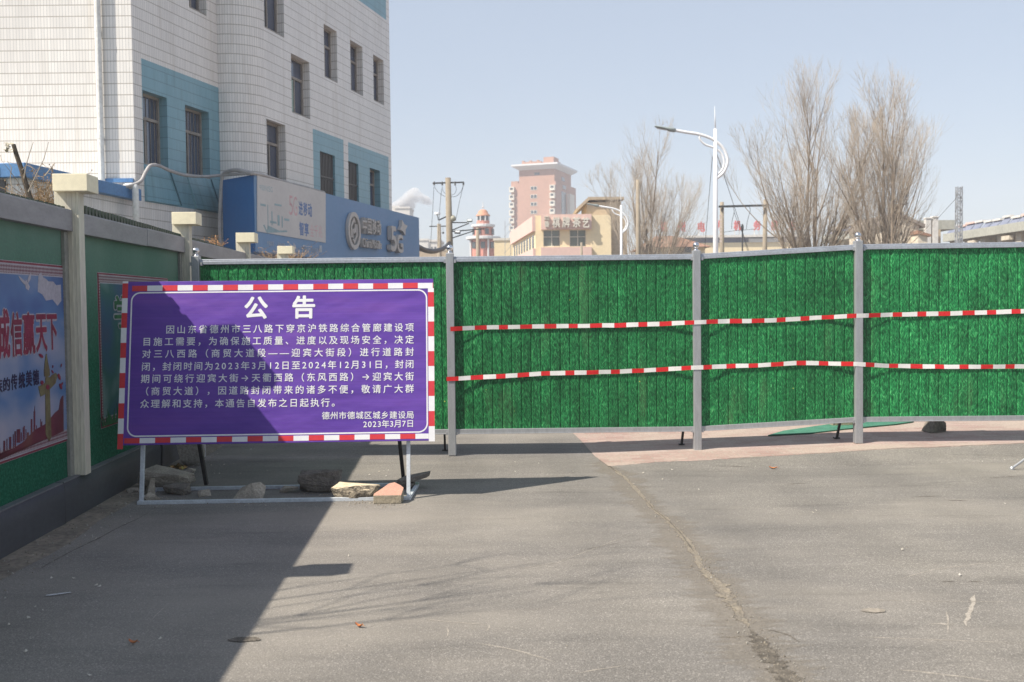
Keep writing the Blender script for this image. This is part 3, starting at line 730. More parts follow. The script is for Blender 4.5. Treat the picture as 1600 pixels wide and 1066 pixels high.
hpoly(mb, [(69.5, 553), (67.6, 566), (66.8, 577), (74.6, 576), (72.6, 566), (70.6, 553)], 0.010, 0.0115)
hpoly(mb, [(66.4, 577), (66.8, 588), (70.5, 590), (75.6, 587), (75, 576)], 0.010, 0.0115)
hpoly(mb, [(57.5, 604), (66, 600), (70, 596), (79, 586), (85, 582.5), (87.5, 587), (84.5, 599), (77, 607), (70, 612), (67, 617), (61, 620), (59, 612)], 0.010, 0.0112)
hpoly(mb, [(68.2, 590), (75, 589), (76.5, 640), (78, 682), (75, 690), (69.2, 680), (68.5, 635)], 0.010, 0.0108)
art(mb, 'printed_column', PGLD)
mb = MB()
for (x, y, rx, ry, an) in [(61.5, 556, 2.2, 4.6, -0.8), (90, 589, 2.0, 5.5, -0.3), (92.5, 604, 2.0, 5, -0.3), (79.5, 581, 1.2, 3, -0.5), (80, 573, 0.8, 2.5, 0), (93.4, 571, 0.8, 3, 0.2), (94.5, 600, 1.2, 3, 0.3), (63, 598, 2.5, 3.5, 0), (72, 605, 3, 4, 0)]:
    hpoly(mb, [(x + rx * math.cos(t) * math.cos(an) - ry * math.sin(t) * math.sin(an), y + rx * math.cos(t) * math.sin(an) + ry * math.sin(t) * math.cos(an)) for t in [k * math.pi / 4 for k in range(8)]], 0.0115, 0.0125)
art(mb, 'printed_petals', PCRI)
mb = MB()
hpoly(mb, [(38, 436), (41, 441), (44.5, 448), (42.5, 454), (38.5, 451), (37, 444)], 0.008, 0.0092)
hpoly(mb, [(39, 441), (34, 437), (26, 430), (29, 437), (34, 443), (38, 446)], 0.0092, 0.010); hpoly(mb, [(42, 443), (45.5, 436), (46, 426), (42.5, 431), (40.5, 438)], 0.0092, 0.010)
hpoly(mb, [(58, 430), (62, 426), (65, 433), (70, 436), (74, 440), (81, 440), (86, 446), (93, 445), (94, 470), (88, 478), (80, 468), (70, 470), (64, 460), (57, 456)], 0.008, 0.0088)
art(mb, 'printed_dove_and_cloud', PWHT)
def hchars(chars, mats_bold, n0, thick):
    for nm, mat, bold, dn in mats_bold:
        mb = MB()
        for ch, x0, x1, yt, yb in chars:
            xm = (x0 + x1) / 2; ua, va = hpx(x0, (yt + yb) / 2); ub, _ = hpx(x1, (yt + yb) / 2); _, vt = hpx(xm, yt); _, vb = hpx(xm, yb)
            k = 1 + 2.4 * max(bold, 0)
            put_glyph(mb, HF, ch, (ua + ub) / 2, (vt + vb) / 2, 1, FN + n0 + dn, bold, thick, fit=((ub - ua) * k, (vt - vb) * (1 + 1.3 * max(bold, 0))))
        art(mb, nm, mat)
big = [('诚', -12, 12, 484, 560), ('信', 14.5, 31.5, 489, 556), ('赢', 33.5, 51.5, 489, 553), ('天', 54, 70.5, 492, 549), ('下', 71.5, 86.5, 492, 546)]
hchars(big, [('lettering_outline', PWHT, 0.07, 0.0), ('red_lettering', PCRI, 0.028, 0.0016)], 0.0090, 0.001)
small = [('族', -12, 1, 592, 614), ('的', 3, 13, 590, 611), ('传', 15, 24.5, 585, 609), ('统', 27, 36.5, 582, 607), ('美', 38.5, 47.5, 579, 604), ('德', 49, 58.5, 578, 602)]
hchars(small, [('dark_lettering', PDRK, 0.025, 0.0)], 0.0095, 0.001)
# the further poster, half behind the notice board
ua, va = hpx(152, 426); _, vb = hpx(155, 671)
p1 = tag(MB().boxf(HF, ua - 0.004, 3.9, vb - 0.004, va + 0.004, FN - 0.002, FN).build('poster', PWHT, hoard), 'misty teal poster with green lettering half hidden by the purple notice board')
frame_(ua, 3.9, vb, va, p1, PTEAL)
hchars([('学', 177, 203, 462, 512)], [('lettering_outline', PWHT, 0.06, 0.0), ('green_lettering', PGRN, 0.02, 0.0016)], 0.0090, 0.001)
mb = MB()
for k in range(22):
    x = 158 + rng.uniform(0, 45); h = rng.uniform(10, 30); lean = rng.uniform(-5, 7); y0 = 668 - (x - 155) * 0.31
    hpoly(mb, [(x - 1.3, y0), (x + 1.3, y0), (x + 1 + lean * 0.5, y0 - h * 0.6), (x + lean, y0 - h)], 0.0082 + k * 0.0001, 0.0092 + k * 0.0001)
art(mb, 'printed_leaves', PGRN)

# ------------------------------------------------------------------ green grass-print fence
PB = [V3((-3.20, 10.16, 0)), V3((-0.622, 10.13, 0)), V3((1.884, 10.14, 0)), V3((3.53, 10.13, 0.08)), V3((6.02, 10.06, 0.085)), V3((8.5, 9.99, 0.085))]
for i, px_ in ((1, 707), (2, 1089.5), (3, 1340.5)):   # posts where the photograph has them
    d = ray(px_, 705); PB[i].x = (CAM + d * (PB[i].y / d.y)).x
gf = thing('grass_fence', PB[2], 'green grass-print sheet fence on grey steel posts across the road', 'fence')
for i in range(len(PB) - 1):
    a, b = PB[i], PB[i + 1]; L = (b - a).length
    fr = Fr(a, b - a, V3((0, 0, 1)) - 0 * a); fr.V = V3((0, 0, 1)); fr.N = fr.U.cross(fr.V).normalized()
    mb = MB(); prof = []; u = 0.04
    per = 0.0985
    while u < L - 0.04:
        for du, n in ((0.0, 0.0), (0.076, 0.0), (0.082, -0.0045), (0.092, -0.0045)):
            if u + du < L - 0.04: prof.append((u + du, n + 0.0025 * math.sin(du * 45) ))
        u += per
    prof.append((L - 0.03, 0.0)); prof.insert(0, (0.03, 0.0))
    rowsv = [0.255, 0.55, 0.85, 1.15, 1.45, 1.75, 1.985]
    for (u, n) in prof:
        for v in rowsv: mb.v.append(tuple(fr.p(u + 0.004 * noise.noise(V3((u * 3, v * 0.9, i))), v, n + 0.008 * noise.noise(V3((u * 1.4, v * 1.2, i * 5.0))))))
    K = len(rowsv)
    for q in range(len(prof) - 1):
        for k in range(K - 1):
            mb.f.append([q * K + k, (q + 1) * K + k, (q + 1) * K + k + 1, q * K + k + 1]); mb.m.append(0); mb.uv.append(None)
    o = mb.build('grass_panel', GRASSP, gf)
    s_ = o.modifiers.new('sheet', 'SOLIDIFY'); s_.thickness = 0.003; s_.offset = -1
    mb = MB(); mb.boxf(fr, 0.01, L - 0.01, 1.975, 2.012, -0.035, 0.022); mb.boxf(fr, 0.012, L - 0.012, 2.012, 2.03, -0.028, 0.012)
    mb.build('top_rail', RAILM, gf, bevel=0.004)
    mb = MB(); mb.boxf(fr, 0.01, L - 0.01, 0.228, 0.272, -0.035, 0.02); mb.boxf(fr, 0.01, L - 0.01, 0.222, 0.230, -0.03, 0.028); mb.build('bottom_rail', STEEL, gf, bevel=0.003)
for i, p in enumerate(PB):
    fr = Fr(p, (1, 0, 0)); mb = MB()
    tl = (rng.uniform(-0.012, 0.004), rng.uniform(-0.01, 0.01), 0)
    mb.boxv(fr.p(-0.039, 0.004, -0.04), fr.U * 0.078, V3((tl[0], tl[1], 2.06)), fr.N * 0.085)
    po = mb.build('post', STEEL, gf, bevel=0.006)
    top = p + V3((tl[0], tl[1], 2.064))
    mb = MB(); mb.lathe([(0.0, 0), (0.03, 0), (0.026, 0.012), (0.014, 0.018), (0.014, 0.024), (0.026, 0.032), (0.033, 0.05), (0.030, 0.07), (0.018, 0.083), (0.0, 0.087)], top, 14)
    mb.build('finial', CHROME, po, smooth=True)
    mb = MB(); pass
    for (ua, ub) in ((-0.062, -0.0395), (0.0395, 0.062)):
        for (va, vb) in ((1.965, 2.0), (0.215, 0.245)): MB().boxf(fr, ua, ub, va, vb, -0.02, 0.034).build('bracket', STEEL, po)
    if 0 < i < 5:
        q0 = p + V3((-0.09, 0.05, 0.6)); q1 = p + V3((-0.10, 0.36, 0.0 if i < 2 else (pz(p.x) - p.z)))
        mb = MB(); mb.bar(q0, q1, 0.022); mb.boxv(q1 + V3((-0.03, -0.02, 0)), (0.06, 0, 0), (0, 0.05, 0), (0, 0, 0.012)); mb.build('stay', BLACKM, gf)
# warning tapes stretched along its front
def tape(name, pts, label):
    P = []
    for (x, y) in pts:
        d = ray(x, y); i = 1 if x < 1089 else (2 if x < 1340 else 3)
        a, b = PB[i], PB[i + 1]; t = (b - a); nn = V3((t.y, -t.x, 0)).normalized(); o = a + nn * 0.030
        P.append(CAM + d * ((o - CAM).dot(nn) / d.dot(nn)))
    mb = MB(); acc = 0.0; per = 0.118; fine = []
    for i in range(len(P) - 1):
        n = max(2, int((P[i + 1] - P[i]).length / 0.03))
        for k in range(n): fine.append(P[i].lerp(P[i + 1], k / n))
    fine.append(P[-1])
    fine = [q + V3((0, 0, 0.004 * noise.noise(V3((q.x * 1.7, 4, P[0].z * 7))) + 0.0025 * noise.noise(V3((q.x * 6, 8, P[0].z))))) for q in fine]
    s = 0.0
    for i in range(len(fine) - 1):
        a, b = fine[i], fine[i + 1]
        tw = lambda q: V3((0, -0.006 * noise.noise(V3((q.x * 1.5, 2, P[0].z * 9))), 0.022 + 0.0025 * noise.noise(V3((q.x * 3, 1, P[0].z)))))
        ta, tb = tw(a), tw(b)
        def hug(q):
            dm = min(abs(q.x - p.x) for p in PB); return V3((0, -(0.023 if dm < 0.05 else (0.023 - 0.036 * min((dm - 0.05) / 0.25, 1.0))), 0))
        a, b = a + hug(a), b + hug(b)
        m = 1 if (s % (2 * per)) < per * 0.92 else 0
        mb.quad(a - ta, b - tb, b + tb, a + ta, m); s += (b - a).length
    o = solo(mb, name, [TAPEW, TAPER], P[0]); return tag(o, label, 'tape', 'warning tapes on the grass fence')
tape('warning_tape', [(704, 514), (770, 511.5), (860, 510), (960, 508.5), (1040, 506), (1089, 503.5), (1150, 502), (1200, 501), (1270, 497), (1337, 493.5), (1420, 491.5), (1500, 489.5), (1620, 486), (1735, 483.5)], 'upper red and white warning tape across the grass fence')
tape('warning_tape', [(698, 592), (740, 590.5), (790, 588), (850, 584), (950, 581), (1030, 578), (1089, 574.5), (1140, 572.5), (1190, 571), (1245, 567), (1300, 568.5), (1337, 569), (1385, 572), (1500, 573.5), (1620, 573), (1735, 573.5)], 'lower red and white warning tape across the grass fence')

# ------------------------------------------------------------------ purple notice board on an easel frame
a0, b0 = G(214, 789), G(642, 781.5)
TIL = R(9.3); bu = (b0 - a0).normalized(); bk = V3((0, 0, 1)).cross(bu).normalized()
BF = Fr(a0, bu, V3((0, 0, 1)) * math.cos(TIL) + bk * math.sin(TIL))
BL = (b0 - a0).length
nb = thing('notice_board', a0 + bu * BL / 2, 'purple notice board with white Chinese text and striped edging on an easel frame', 'notice board')
X0, X1, Y0, Y1 = -0.155, 2.335, 0.466, 1.775
MB().boxf(BF, X0, X1, Y0, Y1, 0.0, 0.028).build('board', PURPLE, nb, bevel=0.003)
mb = MB()
for u in (-0.10, 0.7, 1.5, 2.25): mb.boxf(BF, u, u + 0.03, Y0 + 0.02, Y1 - 0.02, -0.031, -0.001)
mb.build('back_batten', FRAMEW, nb)
mb = MB(); per = 0.1205
def stripe_row(mb, horiz, fixed0, fixed1, s0, s1, phase, jag=0.0):
    s = s0; k = phase
    while s < s1 - 0.002:
        e = min(s1, s0 + per * (math.floor((s - s0 + 1e-6) / per) + 1))
        d = 0.0012 + 0.0003 * (k % 2)
        dd = rng.uniform(-1, 1) * jag
        if horiz: mb.boxf(BF, s, e, fixed0 + dd, fixed1 + dd, 0.0285, 0.0285 + d, k % 2)
        else: mb.boxf(BF, fixed0 + dd, fixed1 + dd, s, e, 0.0285, 0.0285 + d, k % 2)
        s = e; k += 1
stripe_row(mb, True, Y1 - 0.078, Y1 - 0.033, X0 + 0.075, X1 - 0.001, 1, 0.0012)
stripe_row(mb, True, Y0 + 0.015, Y0 + 0.056, X0 + 0.05, X1 - 0.045, 1, 0.0012)
stripe_row(mb, False, X0 - 0.002, X0 + 0.042, Y0 - 0.03, Y1 + 0.004, 1, 0.0008)
stripe_row(mb, False, X1 - 0.044, X1 + 0.004, Y0 - 0.006, Y1 - 0.078, 0, 0.0008)
mb.build('reflective_edging', [WHITEP, REDP], nb)
# rounded white rule
mb = MB(); ru0, ru1, rv0, rv1, rr, rt = X0 + 0.068, X1 - 0.050, Y0 + 0.064, Y1 - 0.086, 0.075, 0.011
ring = []
for (cx, cy, a_) in ((ru1 - rr, rv1 - rr, 0), (ru0 + rr, rv1 - rr, 90), (ru0 + rr, rv0 + rr, 180), (ru1 - rr, rv0 + rr, 270)):
    for k in range(9):
        t = R(a_ + k * 90 / 8); ring.append((cx, cy, math.cos(t), math.sin(t)))
n = len(ring)
outer = [BF.p(cx + rr * c, cy + rr * s, 0.0292) for cx, cy, c, s in ring]; inner = [BF.p(cx + (rr - rt) * c, cy + (rr - rt) * s, 0.0292) for cx, cy, c, s in ring]
mb.add(outer + inner, [[i, (i + 1) % n, n + (i + 1) % n, n + i] for i in range(n)])
mb.build('white_rule', WHITEP, nb)
tx = MB(); TN = 0.0292
def bpx(x, y): return BF.uv(x, y, TN)
for ch, x0, x1, yt, yb in (('公', 382, 418.5, 463.5, 498.5), ('告', 457, 492.5, 462, 498)):
    (ua, vt), (ub, vb) = bpx(x0, yt), bpx(x1, yb)
    put_glyph(tx, BF, ch, (ua + ub) / 2, (vt + vb) / 2, 1, TN, 0.032, 0, fit=(ub - ua, vt - vb))
EM = 0.0725
for s, a, b in (('因山东省德州市三八路下穿京沪铁路综合管廊建设项', (266, 515), (640, 511.5)), ('目施工需要，为确保施工质量、进度以及现场安全，决定', (229.5, 534), (640, 530.5)),
                ('对三八西路（商贸大道段——迎宾大街段）进行道路封', (229, 553), (640, 549.7)), ('闭，封闭时间为2023年3月12日至2024年12月31日，封闭', (228, 573), (640, 569)),
                ('期间可绕行迎宾大街→天衢西路（东风西路）→迎宾大街', (227, 592), (640, 588)), ('（商贸大道），因道路封闭带来的诸多不便，敬请广大群', (225.5, 611.5), (640, 607.3)),
                ('众理解和支持，本通告自发布之日起执行。', (226, 631), (525, 629))):
    put_line(tx, BF, s, bpx(*a), bpx(*b), EM, TN, 0.010)
put_line(tx, BF, '德州市德城区城乡建设局', bpx(509, 649.5), bpx(641, 648.3), 0.064, TN, 0.010)
put_line(tx, BF, '2023年3月7日', bpx(570.5, 663), bpx(641, 661.7), 0.064, TN, 0.010)
tx.build('lettering', WHITEP, nb)
# frame: base, legs, struts
rl, rr_ = G(240, 768), G(655, 760)
mb = MB(); hgt = 0.028
mb.boxv(a0 + bk * -0.0, bu * BL, bk * 0.03, V3((0, 0, hgt))); mb.build('base_bar', FRAMEW, nb, bevel=0.002)
mb = MB(); mb.boxv(V3((rl.x, rl.y, 0.001)), (rr_ - rl), bk * 0.03, V3((0, 0, hgt))); mb.build('base_bar', FRAMEW, nb, bevel=0.002)
for u, q in ((0.0, rl), (BL - 0.03, rr_)):
    s = a0 + bu * u + bk * 0.032; mb = MB(); e = V3((q.x, q.y, 0)) - bu * (0.03 if u > 1 else 0); e -= bk * 0.002
    mb.boxv(V3((s.x, s.y, 0.002)), V3((e.x - s.x, e.y - s.y, 0)), bu * 0.03, V3((0, 0, hgt - 0.002))); mb.build('side_bar', FRAMEW, nb, bevel=0.002)
for u in (0.004, BL - 0.036):
    mb = MB(); mb.boxf(BF, u, u + 0.03, 0.031, 1.72, -0.03 - 0.031, -0.032); mb.build('leg', FRAMEW, nb, bevel=0.002)
for x, y in ((322, 763), (630, 751)):
    q = G(x, y) + V3((0, 0.012, hgt + 0.002)); mb = MB(); u, v = BF.uv(x - 6, 600)
    t = BF.p((q - a0).dot(bu) - 0.045, 1.25, -0.045); mb.bar(q, t, 0.030); mb.build('strut', BLACKM, nb, bevel=0.002)

# ------------------------------------------------------------------ stones and rubble
import bmesh
def rock(name, label, cat, px, py, size, mat, seed, rotz=0.0, tilt=(0, 0), npts=9, disp=0.055, group=None, z=0.0, flat=0.0, mats=None, extra=None):
    r_ = random.Random(seed); bm = bmesh.new()
    for _ in range(npts):
        q = V3((r_.gauss(0, 1), r_.gauss(0, 1), r_.gauss(0, 1))).normalized(); q = q * r_.uniform(0.85, 1.12); q = V3((max(-1, min(1, q.x * 1.12)), max(-1, min(1, q.y * 1.12)), max(-1, min(1, q.z * 1.15))))
        bm.verts.new(q)
    for sx in (-1, 1):
        for sy in (-1, 1):
            bm.verts.new((sx * r_.uniform(0.5, 1.0), sy * r_.uniform(0.4, 0.95), -r_.uniform(.75, 1)))
    for q in extra or (): bm.verts.new(q)
    res = bmesh.ops.convex_hull(bm, input=bm.verts[:]); bmesh.ops.delete(bm, geom=[v for v in bm.verts if not v.link_faces], context='VERTS')
    bmesh.ops.triangulate(bm, faces=bm.faces[:])
    for _ in range(3): bmesh.ops.subdivide_edges(bm, edges=bm.edges[:], cuts=1, use_grid_fill=True)
    bm.normal_update()
    for v in bm.verts:
        d = noise.noise(v.co * 1.7 + V3((seed, 0, 0))) * 0.8 + 0.7 * noise.noise(v.co * 5.5 + V3((0, seed, 0))) + 0.55 * noise.noise(v.co * 13)
        v.co += v.normal * d * disp
    rot = Matrix.Rotation(rotz, 3, 'Z') @ Matrix.Rotation(tilt[0], 3, 'X') @ Matrix.Rotation(tilt[1], 3, 'Y')
    for v in bm.verts: v.co = rot @ V3((v.co.x * size[0] / 2, v.co.y * size[1] / 2, v.co.z * size[2] / 2))
    zm = min(v.co.z for v in bm.verts)
    for v in bm.verts: v.co.z -= zm + 0.004
    me = bpy.data.meshes.new(name); bm.to_mesh(me)
    if mats:
        for mt in mats: me.materials.append(mt)
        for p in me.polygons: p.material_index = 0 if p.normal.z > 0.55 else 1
    else: me.materials.append(mat)
    bm.free()
    o = bpy.data.objects.new(name, me); COL.objects.link(o)
    q = G(px, py, z); o.location = (q.x, q.y + size[1] * 0.35, z)
    return tag(o, label, cat, group)
GRP = 'stones weighing down the notice board frame'
rock('concrete_slab_chunk', 'tall leaning chunk of concrete at the foot of the hoarding behind the notice board', 'rubble', 297, 730, (0.23, 0.12, 0.36), CONC, 3, 0.3, (0.25, -0.22), disp=0.05, extra=[(-1, -1, 1), (1, -.9, .9), (.9, 1, 1), (-.9, .9, .85), (1, 1, -.5), (-1, -1, -.4)])
rock('stone', 'small flat grey stone in front of the tall concrete chunk', 'stone', 288, 744, (0.17, 0.14, 0.07), STONE, 8, 0.2, group=GRP)
rock('stone', 'wide flat slab of stone lying behind the left leg of the notice board', 'stone', 254, 766, (0.46, 0.30, 0.15), STONE, 12, 0.15, (0.12, 0.13), npts=7, group=GRP, extra=[(-.9, -.6, .9), (.5, -.9, 1), (.95, .2, .7), (-.5, .9, .95), (-1, .2, .2), (1, -.3, .1)])
rock('stone', 'dark brown jagged stone lying right of the left leg under the slab', 'stone', 274, 773, (0.28, 0.20, 0.12), STONED, 15, -0.2, (0, 0.15), group=GRP)
rock('stone', 'small upright pointed stone against the left leg of the notice board', 'stone', 236, 776, (0.09, 0.09, 0.14), STONE, 21, 0.4, (0.1, 0.3), group=GRP)
rock('stone', 'small sandy stone at the front left corner of the frame', 'stone', 239, 784.5, (0.16, 0.11, 0.085), STONE, 25, 0.3, group=GRP)
rock('stone', 'wedge shaped stone resting on the front bar in the shade', 'stone', 387, 784, (0.27, 0.16, 0.15), STONE, 31, -0.1, npts=2, group=GRP, extra=[(.25, -.4, 1), (.55, .5, .95), (-.5, .3, .45), (-1, -.5, -.8), (.95, -.8, -.8)])
rock('stone', 'large dark rough block on the rear bar in the shade', 'stone', 497, 770, (0.36, 0.22, 0.18), STONED, 37, 0.1, disp=0.09, group=GRP, extra=[(-.95, -.7, .6), (.9, -.8, 1), (1, .5, .9), (-.85, .7, .75), (1, -1, -.6)])
rock('stone', 'thin pale shard lying left of the dark rough block', 'stone', 451, 770, (0.17, 0.09, 0.055), STONE, 41, 0.2, (0, -0.25), group=GRP)
rock('stone', 'pitted sandy rock lying over the front bar half in sunlight', 'stone', 554, 782.5, (0.38, 0.17, 0.135), STONEY, 43, 0.02, (0, 0.02), npts=16, disp=0.05, group=GRP, z=0.0, extra=[(-1, -.5, .5), (-.7, .5, 1), (.9, -.4, .8), (1, .4, .7), (.2, -.9, .9)], mats=[M('pale_top', (0.62, 0.52, 0.37), (0.50, 0.41, 0.28), scale=12, rough=0.95, bmp=0.5), STONEY])  # faces turned upward are paler than the sides
rock('stone', 'fist sized pale stone between the left leg and the wedge shaped stone', 'stone', 318, 776, (0.11, 0.09, 0.06), STONE, 61, 0.6, group=GRP)
rock('stone', 'flat chip of stone just outside the left leg of the frame', 'stone', 206, 772, (0.12, 0.10, 0.05), STONE, 67, 0.9, group=GRP)
cr = MB()
for _ in range(160):
    q = rng.choice([G(250, 778), G(555, 785), G(606, 790), G(497, 773), G(388, 787), G(640, 768)]); q = q + V3((rng.gauss(0, .11), rng.gauss(0, .05), 0.002)); pebble(cr, q, rng.uniform(.002, .008), rng.choice((0, 1)))
tag(cr.build('rubble_crumbs', [STONE, SAND]), 'crumbs and grit around the stones on the notice board frame', kind='stuff')
# broken pink-topped paving block and the slab shard
c = G(606, 787.5); mb = MB()
out = [(-0.112, 0), (0.105, 0), (0.112, 0.12), (0.085, 0.16), (0.035, 0.21), (-0.01, 0.19), (-0.06, 0.11), (-0.112, 0.03)]
def blockpts(z, sh=0.0): return [V3((c.x + x + 0.002 * math.sin(i * 5 + z * 60), c.y + y * 0.9, z + sh * y)) for i, (x, y) in enumerate(out)]
lo, mi, hi = blockpts(0.001), blockpts(0.060, 0.22), blockpts(0.068, 0.33)
n = len(out)
mb.add(lo + mi + hi, [list(range(n))[::-1]] + [[i, (i + 1) % n, n + (i + 1) % n, n + i] for i in range(n)] + [[n + i, n + (i + 1) % n, 2 * n + (i + 1) % n, 2 * n + i] for i in range(n)] + [list(range(2 * n, 3 * n))], [1] * (n + 1) + [1] * n + [0])
tag(solo(mb, 'paving_block', [BRICKR, BRICKG], (c.x, c.y, 0), bevel=0.004), 'broken pink topped paving block in front of the right leg', 'paving block', GRP)
c = G(628, 766); mb = MB()
P = [V3((c.x + x, c.y + y, z)) for x, y, z in ((-0.03, 0.02, 0.03), (0.20, 0.10, 0.085), (0.22, 0.16, 0.092), (0.14, 0.20, 0.07), (0.0, 0.17, 0.05), (-0.06, 0.09, 0.03))]
mb.prism(P, V3((0.012, -0.008, 0.045)))
for k in range(len(mb.v)): mb.v[k] = tuple(V3(mb.v[k]) + V3((0, 0, -0.0)))
mb.prism([V3((c.x + x, c.y + y, 0.001)) for x, y in ((-0.02, 0.05), (0.08, 0.06), (0.10, 0.14), (0.0, 0.14))], (0.0, 0, 0.045))
tag(solo(mb, 'slab_shard', STONED, (c.x, c.y, 0), bevel=0.005), 'dark tilted slab shard on the rear right corner of the frame', 'stone', GRP)
rock('concrete_lump', 'dark wedge of concrete on the pavement under the right fence panel', 'rubble', 1463, 676, (0.26, 0.20, 0.19), STONED, 51, 0.5, npts=2, disp=0.04, z=0.088, extra=[(-.2, -.5, 1), (-.1, .6, 1), (.8, -.8, .1)])
q = G(1325, 669, 0.08); mb = MB(); mb.boxv((q.x - 0.14, q.y + 0.1, pz(q.x)), (0.26, 0.03, 0), (-0.02, 0.11, 0), (0, 0, 0.06)); tag(solo(mb, 'brick', BRICKG, (q.x, q.y + 0.1, pz(q.x)), bevel=0.006), 'pale brick lying on the green net behind the fence post', 'brick')
# shiny scrap of foil behind the stones
c = G(273, 735); mb = MB(); r_ = random.Random(4); GR = 7
for i in range(GR):
    for j in range(GR): mb.v.append((c.x + (i / 6 - .5) * 0.17 + r_.uniform(-.01, .01), c.y + (j / 6) * 0.12 + r_.uniform(-.01, .01), 0.006 + r_.uniform(0, 0.055) * math.sin(math.pi * (i + .3) / 6.6)))
for i in range(GR - 1):
    for j in range(GR - 1): mb.f.append([i * GR + j, (i + 1) * GR + j, (i + 1) * GR + j + 1, i * GR + j + 1]); mb.m.append(0); mb.uv.append(None)
tag(solo(mb, 'foil_scrap', M('gold_foil', (0.55, 0.36, 0.14), (0.2, 0.12, 0.05), scale=30, rough=0.25, metal=0.8), (c.x, c.y, 0)), 'crumpled golden foil scrap between the concrete chunk and the slab of stone', 'foil')
# green netting on the pavement, strut at the right edge
mb = MB(); pts = [(1200, 678), (1225, 672), (1300, 664), (1372, 659), (1428, 660.5), (1400, 664.5), (1330, 671), (1265, 676.5)]
P = [G(x, y, 0.09) for x, y in pts]
mb.prism([V3((p.x, p.y, pz(p.x) + 0.004)) for p in P], (0, 0, 0.012)); tag(solo(mb, 'green_netting', NET, (P[0].x, P[0].y, pz(P[0].x))), 'flat green netting spread on the pavement behind the fence', 'netting')
mb = MB(); q = onroad(1581, 734); e = at(1640, 690, q.y + 0.05)
mb.tube([q + V3((0, 0, 0.012)), e, e + (e - q) * 1.2], 0.011, 8); mb.lathe([(0.0, 0), (0.02, 0), (0.02, 0.015), (0.012, 0.03), (0, 0.032)], q, 10)
tag(solo(mb, 'metal_strut', STEEL, q), 'thin leaning metal strut with a dark foot at the right edge of the road', 'strut')
# ------------------------------------------------------------------ office building behind the hoarding
ZC = 20.0
cor = at(211, 250, ZC); cor.z = 0
dv = V3((0.264, 1, 0)).normalized(); nr = V3((dv.y, -dv.x, 0))
FL = Fr(cor, (1, 0, 0))                                   # sunlit front, u to the right
FA = Fr(cor, dv)                                          # shaded side, u away from the street corner
ub_, _ = FA.uv(342.5, 200)                                # where the rounded bay begins
RAD = 0.78
FBo = cor + dv * (ub_ + RAD) + nr * RAD
FB = Fr(FBo, dv)                                          # the side beyond the bay
ue, _ = FB.uv(610.5, 200)
HT = 13.2
ob = thing('office_building', cor, 'white tiled office building with pale blue panels and a rounded bay behind the hoarding', 'building')
def facade(mb, fr, u0, u1, v0, v1, holes, zones, depth, uvo=0.0):
    us = sorted({u0, u1, *[max(u0, min(u1, a)) for h in holes + [z[0] for z in zones] for a in h[:2]]})
    vs2 = sorted({v0, v1, *[max(v0, min(v1, a)) for h in holes + [z[0] for z in zones] for a in h[2:]]})
    for i in range(len(us) - 1):
        for j in range(len(vs2) - 1):
            a, b, c, d = us[i], us[i + 1], vs2[j], vs2[j + 1]
            if b - a < 1e-5 or d - c < 1e-5: continue
            um, vm = (a + b) / 2, (c + d) / 2
            if any(h[0] < um < h[1] and h[2] < vm < h[3] for h in holes): continue
            m = 0
            for z, mi in zones:
                if z[0] < um < z[1] and z[2] < vm < z[3]: m = mi
            mb.quad(fr.p(a, c), fr.p(b, c), fr.p(b, d), fr.p(a, d), m, [(a + uvo, c), (b + uvo, c), (b + uvo, d), (a + uvo, d)])
    for h in holes:
        a, b, c, d = h
        m = 0
        for z, mi in zones:
            if z[0] <= (a + b) / 2 <= z[1] and z[2] <= (c + d) / 2 <= z[3]: m = mi
        for (P, Q, u_, ud) in (((a, c), (a, d), c, d), ((b, d), (b, c), d, c)):
            mb.quad(fr.p(*P), fr.p(*Q), fr.p(*Q, -depth), fr.p(*P, -depth), m, [(0, u_), (0, ud), (depth, ud), (depth, u_)])
        for (P, Q) in (((a, d), (b, d)), ((b, c), (a, c))):
            mb.quad(fr.p(*P), fr.p(*Q), fr.p(*Q, -depth), fr.p(*P, -depth), m, [(P[0], P[1] + .03), (Q[0], P[1] + .03), (Q[0], P[1] + .05), (P[0], P[1] + .05)])
def rect(fr, tl, br, bl=None):
    (u0, v1), (u1, _) = fr.uv(*tl), fr.uv(*br)
    v0 = fr.uv(*bl)[1] if bl else fr.uv(*br)[1]
    return (u0, u1, v0, v1)
FLOOR = 3.55
# openings measured on the side walls
def upright(fr, xl, xr, yt, yb):
    """opening between image columns, heights read on its left edge"""
    u0, v1 = fr.uv(xl, yt); _, v0 = fr.uv(xl, yb); um = fr.uv(xr, yt + 8)[0]
    return (u0, um, v0, v1)
HA = [upright(FA, 222.5, 260.5, 140.5, 256), upright(FA, 289, 326, 163.5, 272)]
w3 = upright(FA, 294, 321, -60, 11); HA.append((w3[0], w3[1], w3[2], w3[2] + 2.0))
HA += [(h[0], h[1], h[2] + 2 * FLOOR, h[3] + 2 * FLOOR) for h in HA[:2]]
z_ = FA.uv(220.5, 91); zb = FA.uv(226, 315)
ZA = [((z_[0], ub_, zb[1], z_[1]), 1)]
HB = [upright(FB, 415, 445.5, 185, 282), upright(FB, 454.5, 483, 83, 175)]
h3 = upright(FB, 409.5, 442, -60, 41); HB.append((h3[0], h3[1], h3[2], h3[2] + 1.9))
HB += [upright(FB, 505.7, 526, 37, 119.5), upright(FB, 547, 566, 62, 140.5), upright(FB, 583, 599, 85, 156.5)]
HB += [upright(FB, 499.6, 523, 236, 312), upright(FB, 544, 560, 251.6, 322), upright(FB, 577.6, 593.7, 262, 330)]
up = [(h[0], h[1], h[2] + FLOOR, h[3] + FLOOR) for h in HB[3:6]]
HB += up
